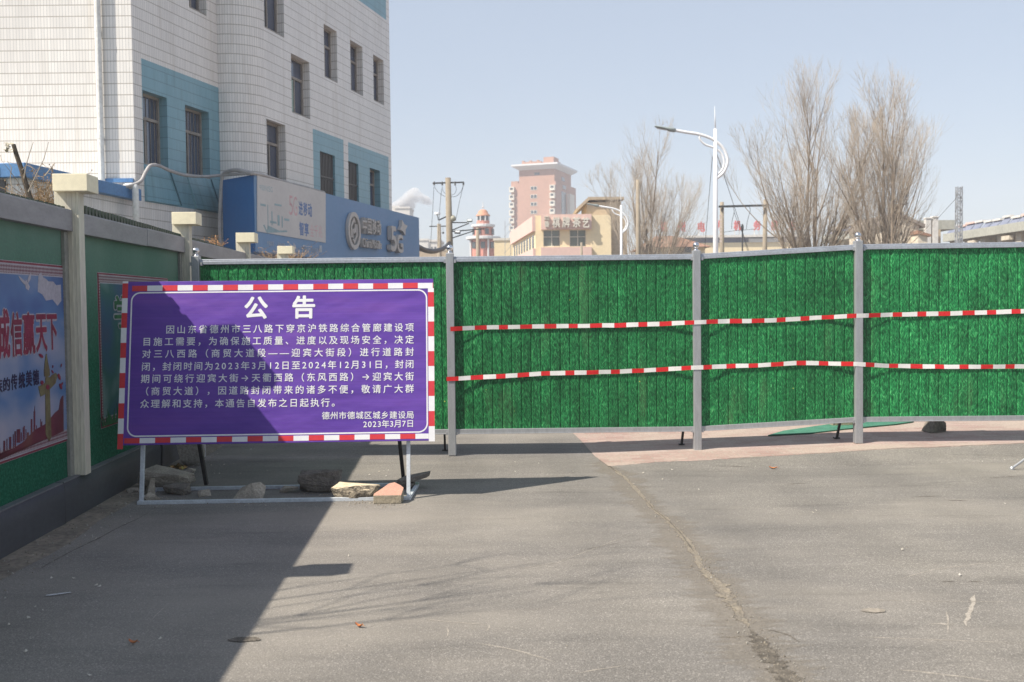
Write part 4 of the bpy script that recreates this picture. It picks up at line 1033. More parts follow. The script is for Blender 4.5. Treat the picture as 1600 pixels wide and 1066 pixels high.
zq1 = FB.uv(488.6, 201); zq2 = FB.uv(536.5, 219); zq3 = FB.uv(543.8, 222); zq4 = FB.uv(607, 247); zt = FB.uv(558, 0); zr = FB.uv(603.4, 33)
ZB = [((zq1[0], zq2[0], 3.0, zq1[1]), 1), ((zq3[0], zq4[0], 3.0, zq3[1]), 1), ((zq3[0], zr[0], zr[1] + 0.03, zr[1] + 3.2), 1)]
DEP = 0.26
wl = MB()
facade(wl, FL, -16, 0, 0, HT, [], [], DEP, 40)
facade(wl, FA, 0, ub_, 0, HT, HA, ZA, DEP)
facade(wl, FB, 0, ue, 0, HT, HB, ZB, DEP, ub_ + 3)
NB_ = 14; arc = []
for k in range(NB_ + 1):
    t = R(90 * k / NB_); arc.append((cor + dv * (ub_ + RAD - RAD * math.cos(t)) + nr * (RAD * math.sin(t)), ub_ + RAD * t))
for k in range(NB_):
    (p, a), (q, b) = arc[k], arc[k + 1]
    wl.quad(p, q, q + V3((0, 0, HT)), p + V3((0, 0, HT)), 0, [(a, 0), (b, 0), (b, HT), (a, HT)])
far = FB.p(ue, 0); bk0 = far + V3((-14, 6, 0)); lf = FL.p(-16, 0)
for p, q in ((far, bk0), (bk0, lf)):
    L = (q - p).length; wl.quad(p, q, q + V3((0, 0, HT)), p + V3((0, 0, HT)), 0, [(0, 0), (L, 0), (L, HT), (0, HT)])
wl.build('wall', [TILEW, TILEB], ob)
rf = MB(); rf.prism([cor + V3((0, 0, HT)), arc[0][0] + V3((0, 0, HT)), arc[-1][0] + V3((0, 0, HT)), far + V3((0, 0, HT)), bk0 + V3((0, 0, HT)), lf + V3((0, 0, HT))], (0, 0, 0.3)); rf.build('roof', CONC, ob)
SEAM = M('blue_seam', (0.07, 0.17, 0.22), rough=.5)
# sloping blue aprons under the two near windows, and the piers beside them
for i, h in enumerate(HA[:2]):
    vb = ZA[0][0][2]; mb = MB(); a, b, c = h[0], h[1], h[2]
    mb.add([FA.p(a, c, 0.012), FA.p(b, c, 0.012), FA.p(b + 0.34, vb + 0.02, 0.06), FA.p(a + (0.3 if i else 0.0), vb + 0.02, 0.06), FA.p(a, c, 0.0), FA.p(b, c, 0.0), FA.p(b + 0.34, vb + 0.02, 0), FA.p(a + (0.3 if i else 0.0), vb + 0.02, 0)],
           [(0, 3, 2, 1), (0, 1, 5, 4), (1, 2, 6, 5), (2, 3, 7, 6), (3, 0, 4, 7)], 0, [[(q % 7 * .3, .1)] * 4 if k else [(a, c), (a, vb), (b, vb), (b, c)] for k, q in enumerate(range(5))])
    ap_ = mb.build('apron', TILEB, ob)
    sm_ = MB(); sm_.bar(FA.p(b, c, 0.014), FA.p(b + 0.34, vb + 0.02, 0.064), 0.05, 0, 0.012); sm_.build('seam', SEAM, ap_)
CURT = M('curtain_green', (0.30, 0.40, 0.36), (0.24, 0.34, 0.31), rough=0.6)
def window(fr, h, style=0, boxed=0.055):
    a, b, c, d = h; n0, n1 = -DEP + 0.02, -DEP + 0.075
    mb = MB(); t = boxed
    mb.boxf(fr, a, a + t, c, d, n0, n1); mb.boxf(fr, b - t, b, c, d, n0, n1); mb.boxf(fr, a + t, b - t, c, c + t, n0, n1); mb.boxf(fr, a + t, b - t, d - t, d, n0, n1)
    tr = d - (d - c) * 0.34
    mb.boxf(fr, a + t, b - t, tr - t * 0.55, tr + t * 0.55, n0, n1 + 0.002)
    um = a + (b - a) * (0.40 if style == 0 else 0.52); mb.boxf(fr, um - t * 0.4, um + t * 0.4, c + t, tr - t * 0.55, n0, n1 - 0.004)
    wdw = mb.build('window', FRAMEM, ob)
    gl = MB(); gl.boxf(fr, a + t * 0.5, b - t * 0.5, c + t * 0.5, d - t * 0.5, -DEP, n0 + 0.012); gl.build('pane', GLASS, wdw)
    if style == 2:
        MB().boxf(fr, a + t, um, c + t, tr - t, n0 + 0.014, n0 + 0.03).build('curtain', CURT, wdw)
    if style in (0, 3):      # grille bars inside the sash
        g_ = MB(); k = int((b - a) / 0.12)
        for i in range(1, k): g_.boxf(fr, a + (b - a) * i / k - 0.006, a + (b - a) * i / k + 0.006, c + t, d - t, n0 + 0.014, n0 + 0.024)
        g_.build('grille', FRAMEM, wdw)
    MB().boxf(fr, a - 0.0, b + 0.0, c, c + 0.035, -DEP + 0.075, -0.01).build('sill', FRAMEM, wdw)
for i, h in enumerate(HA): window(FA, h, 0 if i < 2 else 1)
for i, h in enumerate(HB):
    if i in (6, 7):          # shuttered dark openings
        mb = MB(); mb.boxf(FB, h[0], h[1], h[2], h[3], -0.10, -0.06)
        k = int((h[1] - h[0]) / 0.09)
        for j in range(k): mb.boxf(FB, h[0] + (h[1] - h[0]) * j / k, h[0] + (h[1] - h[0]) * (j + 0.5) / k, h[2], h[3], -0.06, -0.045)
        mb.boxf(FB, h[0], h[1], (h[2] + h[3]) / 2 - 0.02, (h[2] + h[3]) / 2 + 0.02, -0.045, -0.03)
        mb.build('shutter', DARKGL, ob)
    else: window(FB, h, 2 if i == 1 else (1 if i != 0 else 4))
# downpipe on the sunlit front
pu = FL.uv(158.5, 150)[0]
mb = MB(); mb.tube([FL.p(pu, 3.3, 0.09), FL.p(pu, HT, 0.09)], 0.062, 12)
for v in (4.9, 7.0, 9.1): mb.tube([FL.p(pu, v, 0.09), FL.p(pu, v + 0.09, 0.09)], 0.068, 12); mb.boxf(FL, pu - 0.02, pu + 0.02, v + 0.02, v + 0.06, 0.0, 0.06)
mb.build('downpipe', PIPE, ob, smooth=False)

# low annexe with a blue roof edge in front of the building
ax = at(33, 262, 16.2); ax.z = 0
ce = at(211, 300, 19.93); ce.z = 0
FX = Fr(ax, ce - ax); LX = (ce - ax).length
an = thing('annexe', ax, 'low white tiled annexe with a blue roof edge between the hoarding and the office building', 'building')
hz = at(33, 262, 16.2).z
mb = MB(); FXf = Fr(ax, (1, 0, 0))
facade(mb, FX, 0, LX, 0, hz - 0.15, [], [], .1); facade(mb, FXf, -6, 0, 0, hz - 0.15, [], [], .1, 30)
mb.quad(FX.p(0, hz - .15), FX.p(LX, hz - .15), FX.p(LX, hz - .15) + V3((-7, 0, 0)), FXf.p(-6, hz - .15)); mb.build('wall', TILEW, an)
mb = MB(); mb.boxf(FX, -0.16, LX - 0.05, hz - 0.17, hz + 0.06, -0.3, 0.16); mb.boxf(FXf, -6, -0.32, hz - 0.166, hz + 0.055, -0.3, 0.16); mb.build('roof_edge', BLUEC, an, bevel=0.01)
mb = MB(); mb.boxf(FXf, -1.4, -0.25, 2.0, hz - 0.2, 0.002, 0.05); mb.build('shutter', DARKGL, an)
e0 = at(188, 292, 19.4); e1 = at(205, 291, 19.4); e2 = at(211.5, 297, 19.4)
mb = MB(); mb.tube([e0 + V3((0, 0.2, 0)), e0.lerp(e1, .6), e1, (e1 + e2) / 2 + V3((0.03, 0, 0.03)), e2, V3((e2.x, e2.y, e2.z - 0.12)), V3((e2.x, e2.y, 0.1))], 0.062, 12); mb.build('drain_elbow', PIPE, an, smooth=True)
# blue flashing at the foot of the sunlit wall
mb = MB(); a_ = FL.uv(166, 284); b_ = FL.uv(209, 279)
mb.boxf(FL, a_[0], b_[0], a_[1] - 0.02, b_[1] - 0.0, 0.002, 0.05); mb.build('blue_flashing', BLUEC, ob)

# ------------------------------------------------------------------ shop sign box along the building
sb0 = at(398, 300, 21.2); sb0.z = 0
se = at(655, 370, 31.0); dS = V3((se.x - sb0.x, se.y - sb0.y, 0)).normalized()
SF = Fr(sb0, dS); uE = SF.uv(655, 370)[0]
top0 = SF.uv(398, 273)[1]; top1 = SF.uv(655, 340.5)[1]; BOT = SF.uv(420, 396)[1]
sg = thing('shop_sign', sb0, 'long blue shop sign box with raised grey logo and letters and a pale banner', 'shop sign')
mb = MB(); lq = at(348, 330, 22.1); LWV = V3((lq.x - sb0.x, lq.y - sb0.y, 0))
mb.prism([SF.p(0, BOT), SF.p(uE, BOT), SF.p(uE, top1), SF.p(0, top0)], SF.N * -0.02, 0)
mb.add([SF.p(0, BOT), SF.p(0, top0), SF.p(0, top0) + LWV, SF.p(0, BOT) + LWV, SF.p(uE, BOT), SF.p(uE, top1), SF.p(uE, top1) + LWV, SF.p(uE, BOT) + LWV],
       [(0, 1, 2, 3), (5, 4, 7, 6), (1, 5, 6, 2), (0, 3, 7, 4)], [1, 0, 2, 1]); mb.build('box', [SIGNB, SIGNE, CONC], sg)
mb = MB()
def spx(x, y, n=0.0): return SF.uv(x, y, n)
q = [spx(*c) for c in ((401, 274), (440, 283.5), (470, 291.5), (508, 301.5), (508, 379.5), (450, 370), (401, 361.5))]
mb.prism([SF.p(u, v, 0.004) for u, v in q], SF.N * 0.012); bn = mb.build('banner', BANN, sg)
PINK = M('faded_pink_print', (0.60, 0.38, 0.40), rough=0.6, fine=0.02); BLUP = M('faded_blue_print', (0.14, 0.22, 0.42), rough=0.6, fine=0.02); TEALP = M('faded_teal_print', (0.30, 0.42, 0.46), rough=0.6, fine=0.02)
GREYP = M('faded_white_print', (0.42, 0.47, 0.53), rough=0.6, fine=0.02)
def sfit(mb, s, x0, y0, x1, y1, bold=0.02, n=0.0165):
    a = spx(x0, y0, n); b = spx(x1, y1, n); ym = (y0 + y1) / 2
    put_fit(mb, SF, s, a, b, n, bold)
mb = MB(); sfit(mb, '5G', 451, 305, 465, 338, 0.0); sfit(mb, '全千兆', 484, 350, 504, 372, 0.0); mb.build('pink_lettering', PINK, bn)
mb = MB(); sfit(mb, '进移动', 466, 314, 488, 340, 0.035); sfit(mb, '智享', 467, 346, 483, 370, 0.035); mb.build('blue_lettering', BLUP, bn)
mb = MB(); sfit(mb, '中国移动5G', 405, 288, 426, 301, 0.0)
for pts in ([(418, 352), (436, 360.5), (448, 360), (449, 363), (417, 364)], [(411, 352), (417, 364), (418.5, 363), (413, 351)]):
    mb.prism([SF.p(*spx(x, y, .0165), .0165) for x, y in pts], SF.N * 0.002)
for (x0, x1, y0, y1) in ((417.8, 419.5, 320, 358), (424, 426, 330, 352), (433.5, 437, 336, 353), (440, 442, 338, 356), (407, 415, 318, 323), (429, 440, 318, 323), (444, 452, 341, 346), (422, 432, 345, 350)):
    a, b = spx(x0, y0, .0165), spx(x1, y1, .0165); mb.boxf(SF, a[0], b[0], b[1], a[1], .0165, .0185)
mb.build('faded_drawing', TEALP, bn)
mb = MB()
for k in range(5):
    x = 415 + k * 17.4; y = 376.5 + k * 2.6
    sfit(mb, ['专属客服', '品质保障', '极速安装', '千兆宽带', '优质服务'][k], x + 2, y, x + 13, y + 8, 0.0, 0.004)
    a, b = spx(x - 1.5, y + 2, .004), spx(x + 1.5, y + 6, .004)
a, b = spx(499, 383.5, .004), spx(503, 396, .004); mb.boxf(SF, a[0], b[0], b[1] + .02, a[1], .004, .006)
mb.build('small_lettering', GREYP, sg)
# raised logo: a disc ring with folded ribbons
n0, TH = 0.0, 0.09
ua, ub2 = spx(544.5, 360, TH)[0], spx(564, 360, TH)[0]; vt = spx(554, 331.5, TH)[1]; vb = spx(554, 390, TH)[1]
cu, cv, ru, rv = (ua + ub2) / 2, (vt + vb) / 2, (ub2 - ua) / 2, (vt - vb) / 2
mb = MB(); K = 40
ring = [(math.cos(2 * math.pi * k / K), math.sin(2 * math.pi * k / K)) for k in range(K)]
for k in range(K):
    (c0, s0), (c1, s1) = ring[k], ring[(k + 1) % K]; P = []
    for (c, s) in ((c0, s0), (c1, s1)):
        for f in (1.0, 0.76):
            for n_ in (0.01, TH): P.append(SF.p(cu + ru * c * f, cv + rv * s * f, n_))
    mb.add(P, [(1, 5, 7, 3), (0, 1, 5, 4)[::-1], (2, 3, 7, 6)])
def rib(pts, wd):
    for i in range(len(pts) - 1):
        a, b = V3((*pts[i], 0)), V3((*pts[i + 1], 0)); t = (b - a).normalized(); o = V3((-t.y, t.x, 0)) * wd / 2; a -= t * wd * 0.4; b += t * wd * 0.4
        mb.prism([SF.p(cu + ru * q.x, cv + rv * q.y, 0.02) for q in (a - o, b - o, b + o, a + o)], SF.N * (TH - 0.03 - 0.002 * i))
for s in (1, -1):
    rib([(-0.42 * s, -0.30 * s), (-0.42 * s, 0.22 * s), (-0.02 * s, 0.62 * s)], 0.17)
    rib([(-0.02 * s, 0.62 * s), (0.12 * s, 0.48 * s)], 0.15)
    rib([(0.0, -0.08 * s), (0.22 * s, 0.18 * s), (0.22 * s, 0.32 * s)], 0.15)
rib([(-0.20, -0.30), (-0.20, 0.0), (0.20, 0.0), (0.20, 0.30)], 0.14)
lg = mb.build('raised_logo', LETG, sg)
mb = MB(); mb.add([SF.p(cu + ru * .76 * c, cv + rv * .76 * s, 0.012) for c, s in ring], [list(range(K))]); mb.build('logo_recess', LOGOD, lg)
def raised(name, s, x0, x1, yt, yb, yt2, yb2, bold, th):
    """letters between two columns, heights read at both ends"""
    mb = MB(); ul, ur = spx(x0, yt, th)[0], spx(x1, yt2, th)[0]; v1a, v0a = spx(x0, yt, th)[1], spx(x0, yb, th)[1]; v1b, v0b = spx(x1, yt2, th)[1], spx(x1, yb2, th)[1]
    xs = []; adv = [1.0 if ord(c) > 0x2fff else {'i': .42, 'l': .42, 'M': 1.05, 'C': .95}.get(c, .75) for c in s]; T = sum(adv); acc = 0
    lowc = 'inaoe'
    for c, a in zip(s, adv):
        t = (acc + a / 2) / T; acc += a
        w_ = (ur - ul) * a / T * 0.86; vt_, vb_ = v1a + (v1b - v1a) * t, v0a + (v0b - v0a) * t
        if c in lowc and c != 'i': vt_ = vb_ + (vt_ - vb_) * 0.74
        put_glyph(mb, SF, c, ul + (ur - ul) * t, (vt_ + vb_) / 2, 1, th / 2 + 0.01, bold, th, fit=(w_, vt_ - vb_))
    return mb.build(name, LETG, sg)
raised('raised_lettering', '中国移动', 564.5, 594.5, 339, 365, 345, 368, 0.03, 0.10)
raised('raised_lettering', 'ChinaMobile', 565, 595, 371.5, 386, 377, 389.5, 0.02, 0.10)
raised('raised_lettering', '5', 608.5, 619, 353, 393, 354, 394, 0.04, 0.12); raised('raised_lettering', 'G', 618, 629.5, 366, 395, 367, 396, 0.04, 0.12)
mb = MB(); cx_, cy_ = spx(630.5, 356, .1)
P = []
for k in range(8):
    r_ = (0.26, 0.13)[k % 2]; t = math.pi / 4 * k + 0.35; P.append(SF.p(cx_ + r_ * 1.3 * math.cos(t), cy_ + r_ * 0.9 * math.sin(t), 0.01))
mb.prism(P, SF.N * 0.10); mb.build('raised_star', LETG, sg)

# hose strung along the building and cable beyond the sign
def hosepts(L): return [at(x, y, Y) for x, y, Y in L]
mb = MB()
def smoothp(P, k=5):
    out = []
    for i in range(len(P) - 1):
        p0, p1, p2, p3 = P[max(i - 1, 0)], P[i], P[i + 1], P[min(i + 2, len(P) - 1)]
        for j in range(k):
            t = j / k; out.append(0.5 * ((2 * p1) + (p2 - p0) * t + (2 * p0 - 5 * p1 + 4 * p2 - p3) * t * t + (3 * p1 - p0 - 3 * p2 + p3) * t ** 3))
    return out + [P[-1]]
mb.tube(smoothp(hosepts([(176, 294, 19.2), (200, 291, 19.3), (219, 284, 19.5), (227, 270, 19.7), (235, 259, 19.9), (248, 259, 20.3), (266, 267, 20.7), (290, 274, 21.25), (320, 276, 21.8), (345, 274, 22.1), (375, 272, 21.5), (394, 271.5, 21.1)])), 0.034, 8)
mb.tube(smoothp(hosepts([(394, 271.0, 21.1), (370, 266, 21.6), (352, 270, 22.0), (347, 282, 22.1), (344.5, 320, 22.1), (343.5, 350, 22.1), (345, 385, 22.1)])), 0.045, 8)
mb.tube(smoothp(hosepts([(394, 271, 21.1), (415, 275, 21.7), (450, 286, 22.9), (480, 293.5, 24.0), (506, 301, 25.0)])), 0.035, 8)
tag(solo(mb, 'grey_hose', HOSE, at(235, 259, 20.4), smooth=True), 'grey hose looping along the office wall to the end of the sign box', 'hose')
mb = MB(); mb.tube(smoothp(hosepts([(648, 383, 34), (664, 391, 37), (680, 392.5, 41), (695, 387, 46), (702, 380, 49.8)])), 0.10, 8)
tag(solo(mb, 'black_cable', BLACKM, at(680, 392, 41), smooth=True), 'thick black cable sagging from the sign box to the utility pole', 'cable')

# ------------------------------------------------------------------ plants by the hoarding
def bush(name, label, cat, px, py, Y, w_, h_, n, mat, seed, down=0.4):
    r_ = random.Random(seed); c = at(px, py, Y); c = V3((c.x, c.y, c.z - down)); mb = MB()
    for _ in range(n):
        a = r_.uniform(0, 6.28); l = r_.uniform(0.35, 1) * h_; p = c + V3((r_.gauss(0, w_ * .12), r_.gauss(0, w_ * .12), 0)); d = V3((math.cos(a) * w_ / h_ * r_.uniform(0, .7), math.sin(a) * w_ / h_ * r_.uniform(0, .5), 1)); pts = [p]
        for k in range(4):
            p = p + d * l / 4; d = (d + V3((r_.gauss(0, .25), r_.gauss(0, .25), r_.gauss(0, .1)))); pts.append(p.copy())
        mb.tube(pts, [0.006, 0.005, 0.004, 0.003, 0.0015], 3, cap=False)
        for k in range(5):
            b = pts[1 + k % 4]; e = b + V3((r_.gauss(0, .09), r_.gauss(0, .09), r_.uniform(-.02, .12))); mb.tube([b, e], [0.003, 0.0012], 3, cap=False)
            s = r_.uniform(.008, .018); o = V3((r_.gauss(0, 1), r_.gauss(0, 1), r_.gauss(0, 1))).normalized() * s; o2 = o.orthogonal().normalized() * s * .6
            mb.quad(e - o, e + o2, e + o, e - o2)
    return tag(solo(mb, name, mat, (c.x, c.y, c.z)), label, cat)
bush('dry_shrub', 'dry brown twiggy shrub sticking up above the hoarding near its first cream cap', 'shrub', 68, 308, 10.6, 0.40, 0.62, 150, DRY, 3)
bush('dry_weed', 'tuft of dry straw coloured weed by the end of the blue sign box', 'plant', 338, 393, 16.5, 0.22, 0.42, 40, M('straw', (0.50, 0.27, 0.12), (0.40, 0.22, 0.10), rough=0.9), 5, 0.2)
bush('dry_weed', 'dry grey weed spreading under the pale banner of the sign box', 'plant', 446, 402, 19.5, 1.3, 0.42, 110, DRY, 8, 0.25)
# thick pruned stem leaning over the hoarding
mb = MB(); P = [at(x, y, Y) for x, y, Y in ((52, 330, 10.2), (46, 308, 10.2), (41, 290, 10.2), (34, 266, 10.2), (27, 246, 10.2), (21, 226, 10.2))]
P = [V3((P[0].x + .12, P[0].y, 0.0))] + P
mb.tube(P, [0.05, 0.032, 0.030, 0.028, 0.026, 0.024, 0.022], 8)
st = thing('pruned_stem', P[0], 'dark leaning pruned stem with a ragged pale top above the hoarding', 'tree stem')
mb.build('stem', M('dark_bark', (0.06, 0.045, 0.035), (0.10, 0.08, 0.06), scale=20, rough=0.9, bmp=.6), st)
mb = MB(); r_ = random.Random(5)
for k in range(26):
    c = at(8 + r_.uniform(0, 13), 223 + r_.uniform(0, 15), 10.2 + r_.uniform(-.1, .1)); o = V3((r_.gauss(0, 1), r_.gauss(0, 1), r_.gauss(0, .5))).normalized() * r_.uniform(.015, .035); o2 = o.orthogonal().normalized() * .014
    mb.quad(c - o, c + o2, c + o, c - o2)
mb.build('withered_leaves', M('withered', (0.50, 0.46, 0.36), (0.25, 0.24, 0.2), scale=30, rough=.9), st)
mb = MB()
for L in ([(37, 280), (40, 262), (46, 240), (52, 222)], [(34, 266), (42, 258), (50, 262), (55, 275)], [(44, 300), (58, 270), (68, 250), (76, 222)], [(70, 275), (80, 262), (86, 255)], [(28, 306), (20, 298), (0, 304)], [(20, 300), (16, 280), (18, 262), (12, 252)]):
    mb.tube([at(x, y, 10.15) for x, y in L], [.007, .005, .004, .0025][:len(L)], 4)
mb.build('side_shoots', TWIG, st)

# ------------------------------------------------------------------ bare trees
def tree(label, x, Y, h, seed, spread, stems, group=None, fork=1.8, px_top=None, twk=1.0, lean=0.0, r0=0.14):
    r_ = random.Random(seed); base = at(x, 520, Y); base.z = 0
    t = thing('bare_tree', base, label, 'tree', group)
    tr, cr = MB(), MB()
    def grow(p, d, L, r, depth):
        n = 8 if depth < 2 else (5 if depth == 2 else 3)
        pts = [p.copy()]; q = p.copy(); dd = d.normalized()
        for k in range(n):
            up = (0.09, 0.12, 0.15, 0.14)[min(depth, 3)]
            dd = (dd + V3((r_.gauss(0, .036), r_.gauss(0, .036), up * r_.uniform(.4, 1.3)))).normalized()
            q = q + dd * L / n; pts.append(q.copy())
        rad = [max(r * (1 - 0.88 * k / n), 0.0028) for k in range(n + 1)]
        (tr if depth < 2 else cr).tube(pts, rad, 7 if depth == 0 else (5 if depth == 1 else 3), cap=False)
        if depth >= 3: return
        cnt = (15, 9, 7.5)[depth]
        cnt = int(cnt * twk + r_.random())
        for k in range(cnt):
            f = r_.uniform(0.12 if depth == 0 else 0.10, 0.98); i = min(int(f * n), n - 1)
            b = pts[i].lerp(pts[i + 1], f * n - i); td = (pts[i + 1] - pts[i]).normalized()
            a = r_.uniform(0, 6.283); o = td.orthogonal().normalized(); o = (o * math.cos(a) + td.cross(o) * math.sin(a))
            an = R(r_.uniform(16, 36) if depth < 2 else r_.uniform(16, 38))
            nd = td * math.cos(an) + o * math.sin(an)
            l2 = min(L * r_.uniform(.34, .60), L * (1.10 - f) * (.8 if depth == 0 else .95) + (.9 if depth < 1 else .4))
            grow(b, nd, max(l2, 0.35), max(rad[i] * r_.uniform(.36, .58), 0.0048), depth + 1)
    tr.tube([base + V3((0, 0, 0.003)), base + V3((0, 0, 0.5)), base + V3((lean * .1, 0, fork * .6)), base + V3((lean * .2, 0, fork + .3))], [r0 * 1.9, r0 * 1.5, r0 * 1.35, r0 * 0.9], 10)
    for k in range(stems):
        a = 2.4 * k + r_.uniform(-.3, .3) + seed; sp = spread * math.sqrt((k + .35) / stems) * r_.uniform(.9, 1.15)
        d = V3((math.cos(a) * math.tan(sp) + lean * .1, math.sin(a) * math.tan(sp), 1))
        grow(base + V3((0, 0, fork * r_.uniform(.5, 1.0))), d, (h - fork) * r_.uniform(.92, 1.05) * (1.06 - 0.34 * sp / spread), r0 * r_.uniform(.6, .9), 0)
    tr.build('trunk', BARK, t); cr.build('crown', TWIG, t)
    return t
tree('largest bare tree, upright twigs, right of the H-shaped pole frame', 1262, 46, 10.7, 11, R(36), 7, 'bare trees beyond the fence', twk=1.0)
tree('bare tree spreading to the right in front of the gabled house', 1386, 44, 10.8, 23, R(25), 6, 'bare trees beyond the fence', twk=1.0)
tree('smaller bare tree behind the tea house and the short wooden pole', 1014, 64, 11.2, 37, R(38), 7, 'bare trees beyond the fence', twk=0.95)
# slender bare sapling beside the road, whose twig shadows fall on the asphalt
r_ = random.Random(9); mb = MB(); b0 = V3((-3.75, 3.9, 0))
for k in range(9):
    q0 = b0 + V3((r_.uniform(-.05, .05), r_.uniform(-.1, .1), 0)); top = b0 + V3((r_.uniform(-.35, .35), r_.uniform(-1.0, .35), r_.uniform(4.6, 6.2))); mid = q0.lerp(top, .5) + V3((r_.uniform(-.1, .1), r_.uniform(-.1, .1), 0))
    P = smoothp([q0, mid, top], 4); mb.tube(P, [max(.013 * (1 - i / len(P)), .003) for i in range(len(P))], 5)
    for j in range(5):
        i = r_.randrange(3, len(P)); e = P[i] + V3((r_.uniform(-.25, .25), r_.uniform(-.4, .25), r_.uniform(.3, .9))); mb.tube([P[i], (P[i] + e) / 2 + V3((0, .03, 0)), e], [.005, .004, .002], 4)
tag(solo(mb, 'sapling', BARK, b0), 'slender bare sapling behind the near end of the hoarding, outside the view', 'tree')

# ------------------------------------------------------------------ street lamps
def lamp_at(px, Y):
    p = at(px, 470, Y); return V3((p.x, p.y, 0))
L0 = lamp_at(1118.5, 35)
lp = thing('street_lamp', L0, 'nearest white street lamp with a curved double arm in front of the pale sky', 'street lamp', 'street lamps along the road')
mb = MB(); mb.tube([L0 + V3((0, 0, 0.25)), L0 + V3((0, 0, 4.5)), L0 + V3((0, 0, 7.55))], [0.105, 0.085, 0.06], 12); mb.tube([L0 + V3((0, 0, 7.55)), L0 + V3((-.02, 0, 8.35))], [0.028, 0.006], 6); mb.build('pole', WHITEM, lp, smooth=True)
MB().lathe([(0, 0.003), (0.24, 0.003), (0.24, 0.04), (0.14, 0.06), (0.12, 0.3), (0, 0.3)], L0, 12).build('base', WHITEM, lp)
def arm(L, r):
    return smoothp([at(x, y, 35) for x, y in L], 5), r
mb = MB(); P, _ = arm([(1054, 203.5), (1070, 206.5), (1092, 210), (1112, 217), (1128, 229), (1136, 245), (1136, 257), (1130, 270), (1119.5, 279)], 0); mb.tube(P, 0.055, 8); mb.build('arm', WHITEM, lp, smooth=True)
mb = MB(); P, _ = arm([(1093, 211), (1094, 218), (1102, 226), (1118, 232), (1128, 241), (1131.5, 254), (1128, 266), (1120, 274)], 0); mb.tube(P, 0.038, 8); mb.build('arm', WHITEM, lp, smooth=True)
mb = MB(); hp = at(1056, 204, 35); ht = at(1023, 197.5, 35); ax_ = (ht - hp).normalized(); sd = V3((0, 1, 0)); upv = ax_.cross(sd) * -1
prof = [(0.0, .05, .05), (.04, .12, .075), (.22, .13, .08), (.30, .10, .055), (.5, .115, .045), (.72, .10, .03), (.76, .05, .012)]
o = 0; rings = []
for (s, wd, hgt) in prof:
    rings.append([hp + ax_ * s + sd * wd * math.cos(t) + upv * hgt * math.sin(t) for t in [k * math.pi / 5 for k in range(10)]])
mb.add([q for r2 in rings for q in r2], [[i * 10 + k, i * 10 + (k + 1) % 10, (i + 1) * 10 + (k + 1) % 10, (i + 1) * 10 + k] for i in range(len(rings) - 1) for k in range(10)] + [list(range(10))[::-1], list(range((len(rings) - 1) * 10, len(rings) * 10))])
hd = mb.build('lamp_head', LAMPG, lp, smooth=True)
c_ = hp + ax_ * .5 - upv * .046; mb = MB(); mb.boxv(c_ - ax_ * .18 - sd * .07, ax_ * .36, sd * .14, -upv * .012); mb.build('lens', M('lamp_lens', (.6, .6, .58), rough=.3), hd)
mb = MB(); mb.lathe([(0.09, 0), (0.098, 0), (0.098, 0.12), (0.085, 0.12)], L0 + V3((0, 0, 3.0)), 12); mb.build('collar', WHITEM, lp)
for px_, Y, lab in ((971.5, 62, 'second white street lamp, in front of the tea house wall'), (884, 92, 'farthest small white street lamp, before the tea house windows')):
    tag(copy_thing(lp, lamp_at(px_, Y)), lab)

# ------------------------------------------------------------------ utility poles
def upole(px, ptop, Y, r, label, name='utility_pole', lean=0):
    t = at(px, ptop, Y); b = V3((t.x + lean, t.y, 0)); o = thing(name, b, label, 'utility pole')
    mb = MB(); mb.tube([b, t], [r * 1.25, r * .8], 10); mb.build('pole', POLEC, o, smooth=True); return o, b, t
o, b, t = upole(700, 278, 50, 0.17, 'tall concrete utility pole with a crossarm, wires and floodlights', lean=0.1)
def px50(x, y, Y=50): return at(x, y, Y)
INS = M('dark_fitting', (0.05, 0.055, 0.06), rough=.5)
mb = MB(); mb.bar(px50(676, 286.5), px50(725, 285), .07); mb.build('crossarm', INS, o)
for (x, y) in ((678.5, 290), (691, 290), (711, 290), (724, 290)):
    MB().lathe([(0, 0), (.06, .02), (.03, .08), (.06, .12), (.02, .2), (0, .2)], px50(x, y), 8).build('insulator', INS, o)
for L in ([(678.5, 291), (684, 300), (693, 306), (701, 308)], [(691, 291), (692, 298), (696, 303)], [(711, 289), (713, 296), (710, 303), (704, 305)], [(724, 289), (720, 300), (712, 307), (702, 307)], [(678, 292), (676, 330), (672, 395)], [(724, 290), (718, 315), (712, 345)], [(690, 295), (687, 330), (684, 385)]):
    MB().tube(smoothp([px50(x, y) for x, y in L]), .013, 4).build('wire', INS, o)
MB().bar(px50(686, 344), px50(701, 337), .06).build('bracket_arm', INS, o)
MB().bar(px50(703, 348), px50(730, 348), .05).build('bracket_arm', INS, o); MB().bar(px50(706, 360), px50(733, 349), .05).build('bracket_arm', INS, o)
MB().bar(px50(706, 362), px50(757, 357.5), .055).build('bracket_arm', INS, o); MB().bar(px50(707, 372), px50(740, 361), .05).build('bracket_arm', INS, o)
def flood(x, y, mat, w_, tilt):
    mb = MB(); c = px50(x, y); f = Fr(c, V3((1, 0, tilt * .3)), V3((-tilt * .3, 0.4, 1)).normalized()); mb.boxf(f, -w_, w_, -w_ * .55, w_ * .55, 0, .12)
    h = mb.build('floodlight', mat, o, bevel=.02); MB().boxf(f, -w_ * .7, w_ * .7, -w_ * .3, w_ * .3, .121, .127).build('lens', WHITEM, h)
flood(734, 345.5, LAMPG, .14, .2); flood(715, 363.5, INS, .15, -.2)
MB().ball(px50(707, 341.5), (.18, .15, .17), 12, 8).build('round_lamp', M('lamp_beige', (.5, .48, .38), rough=.5), o, smooth=True)
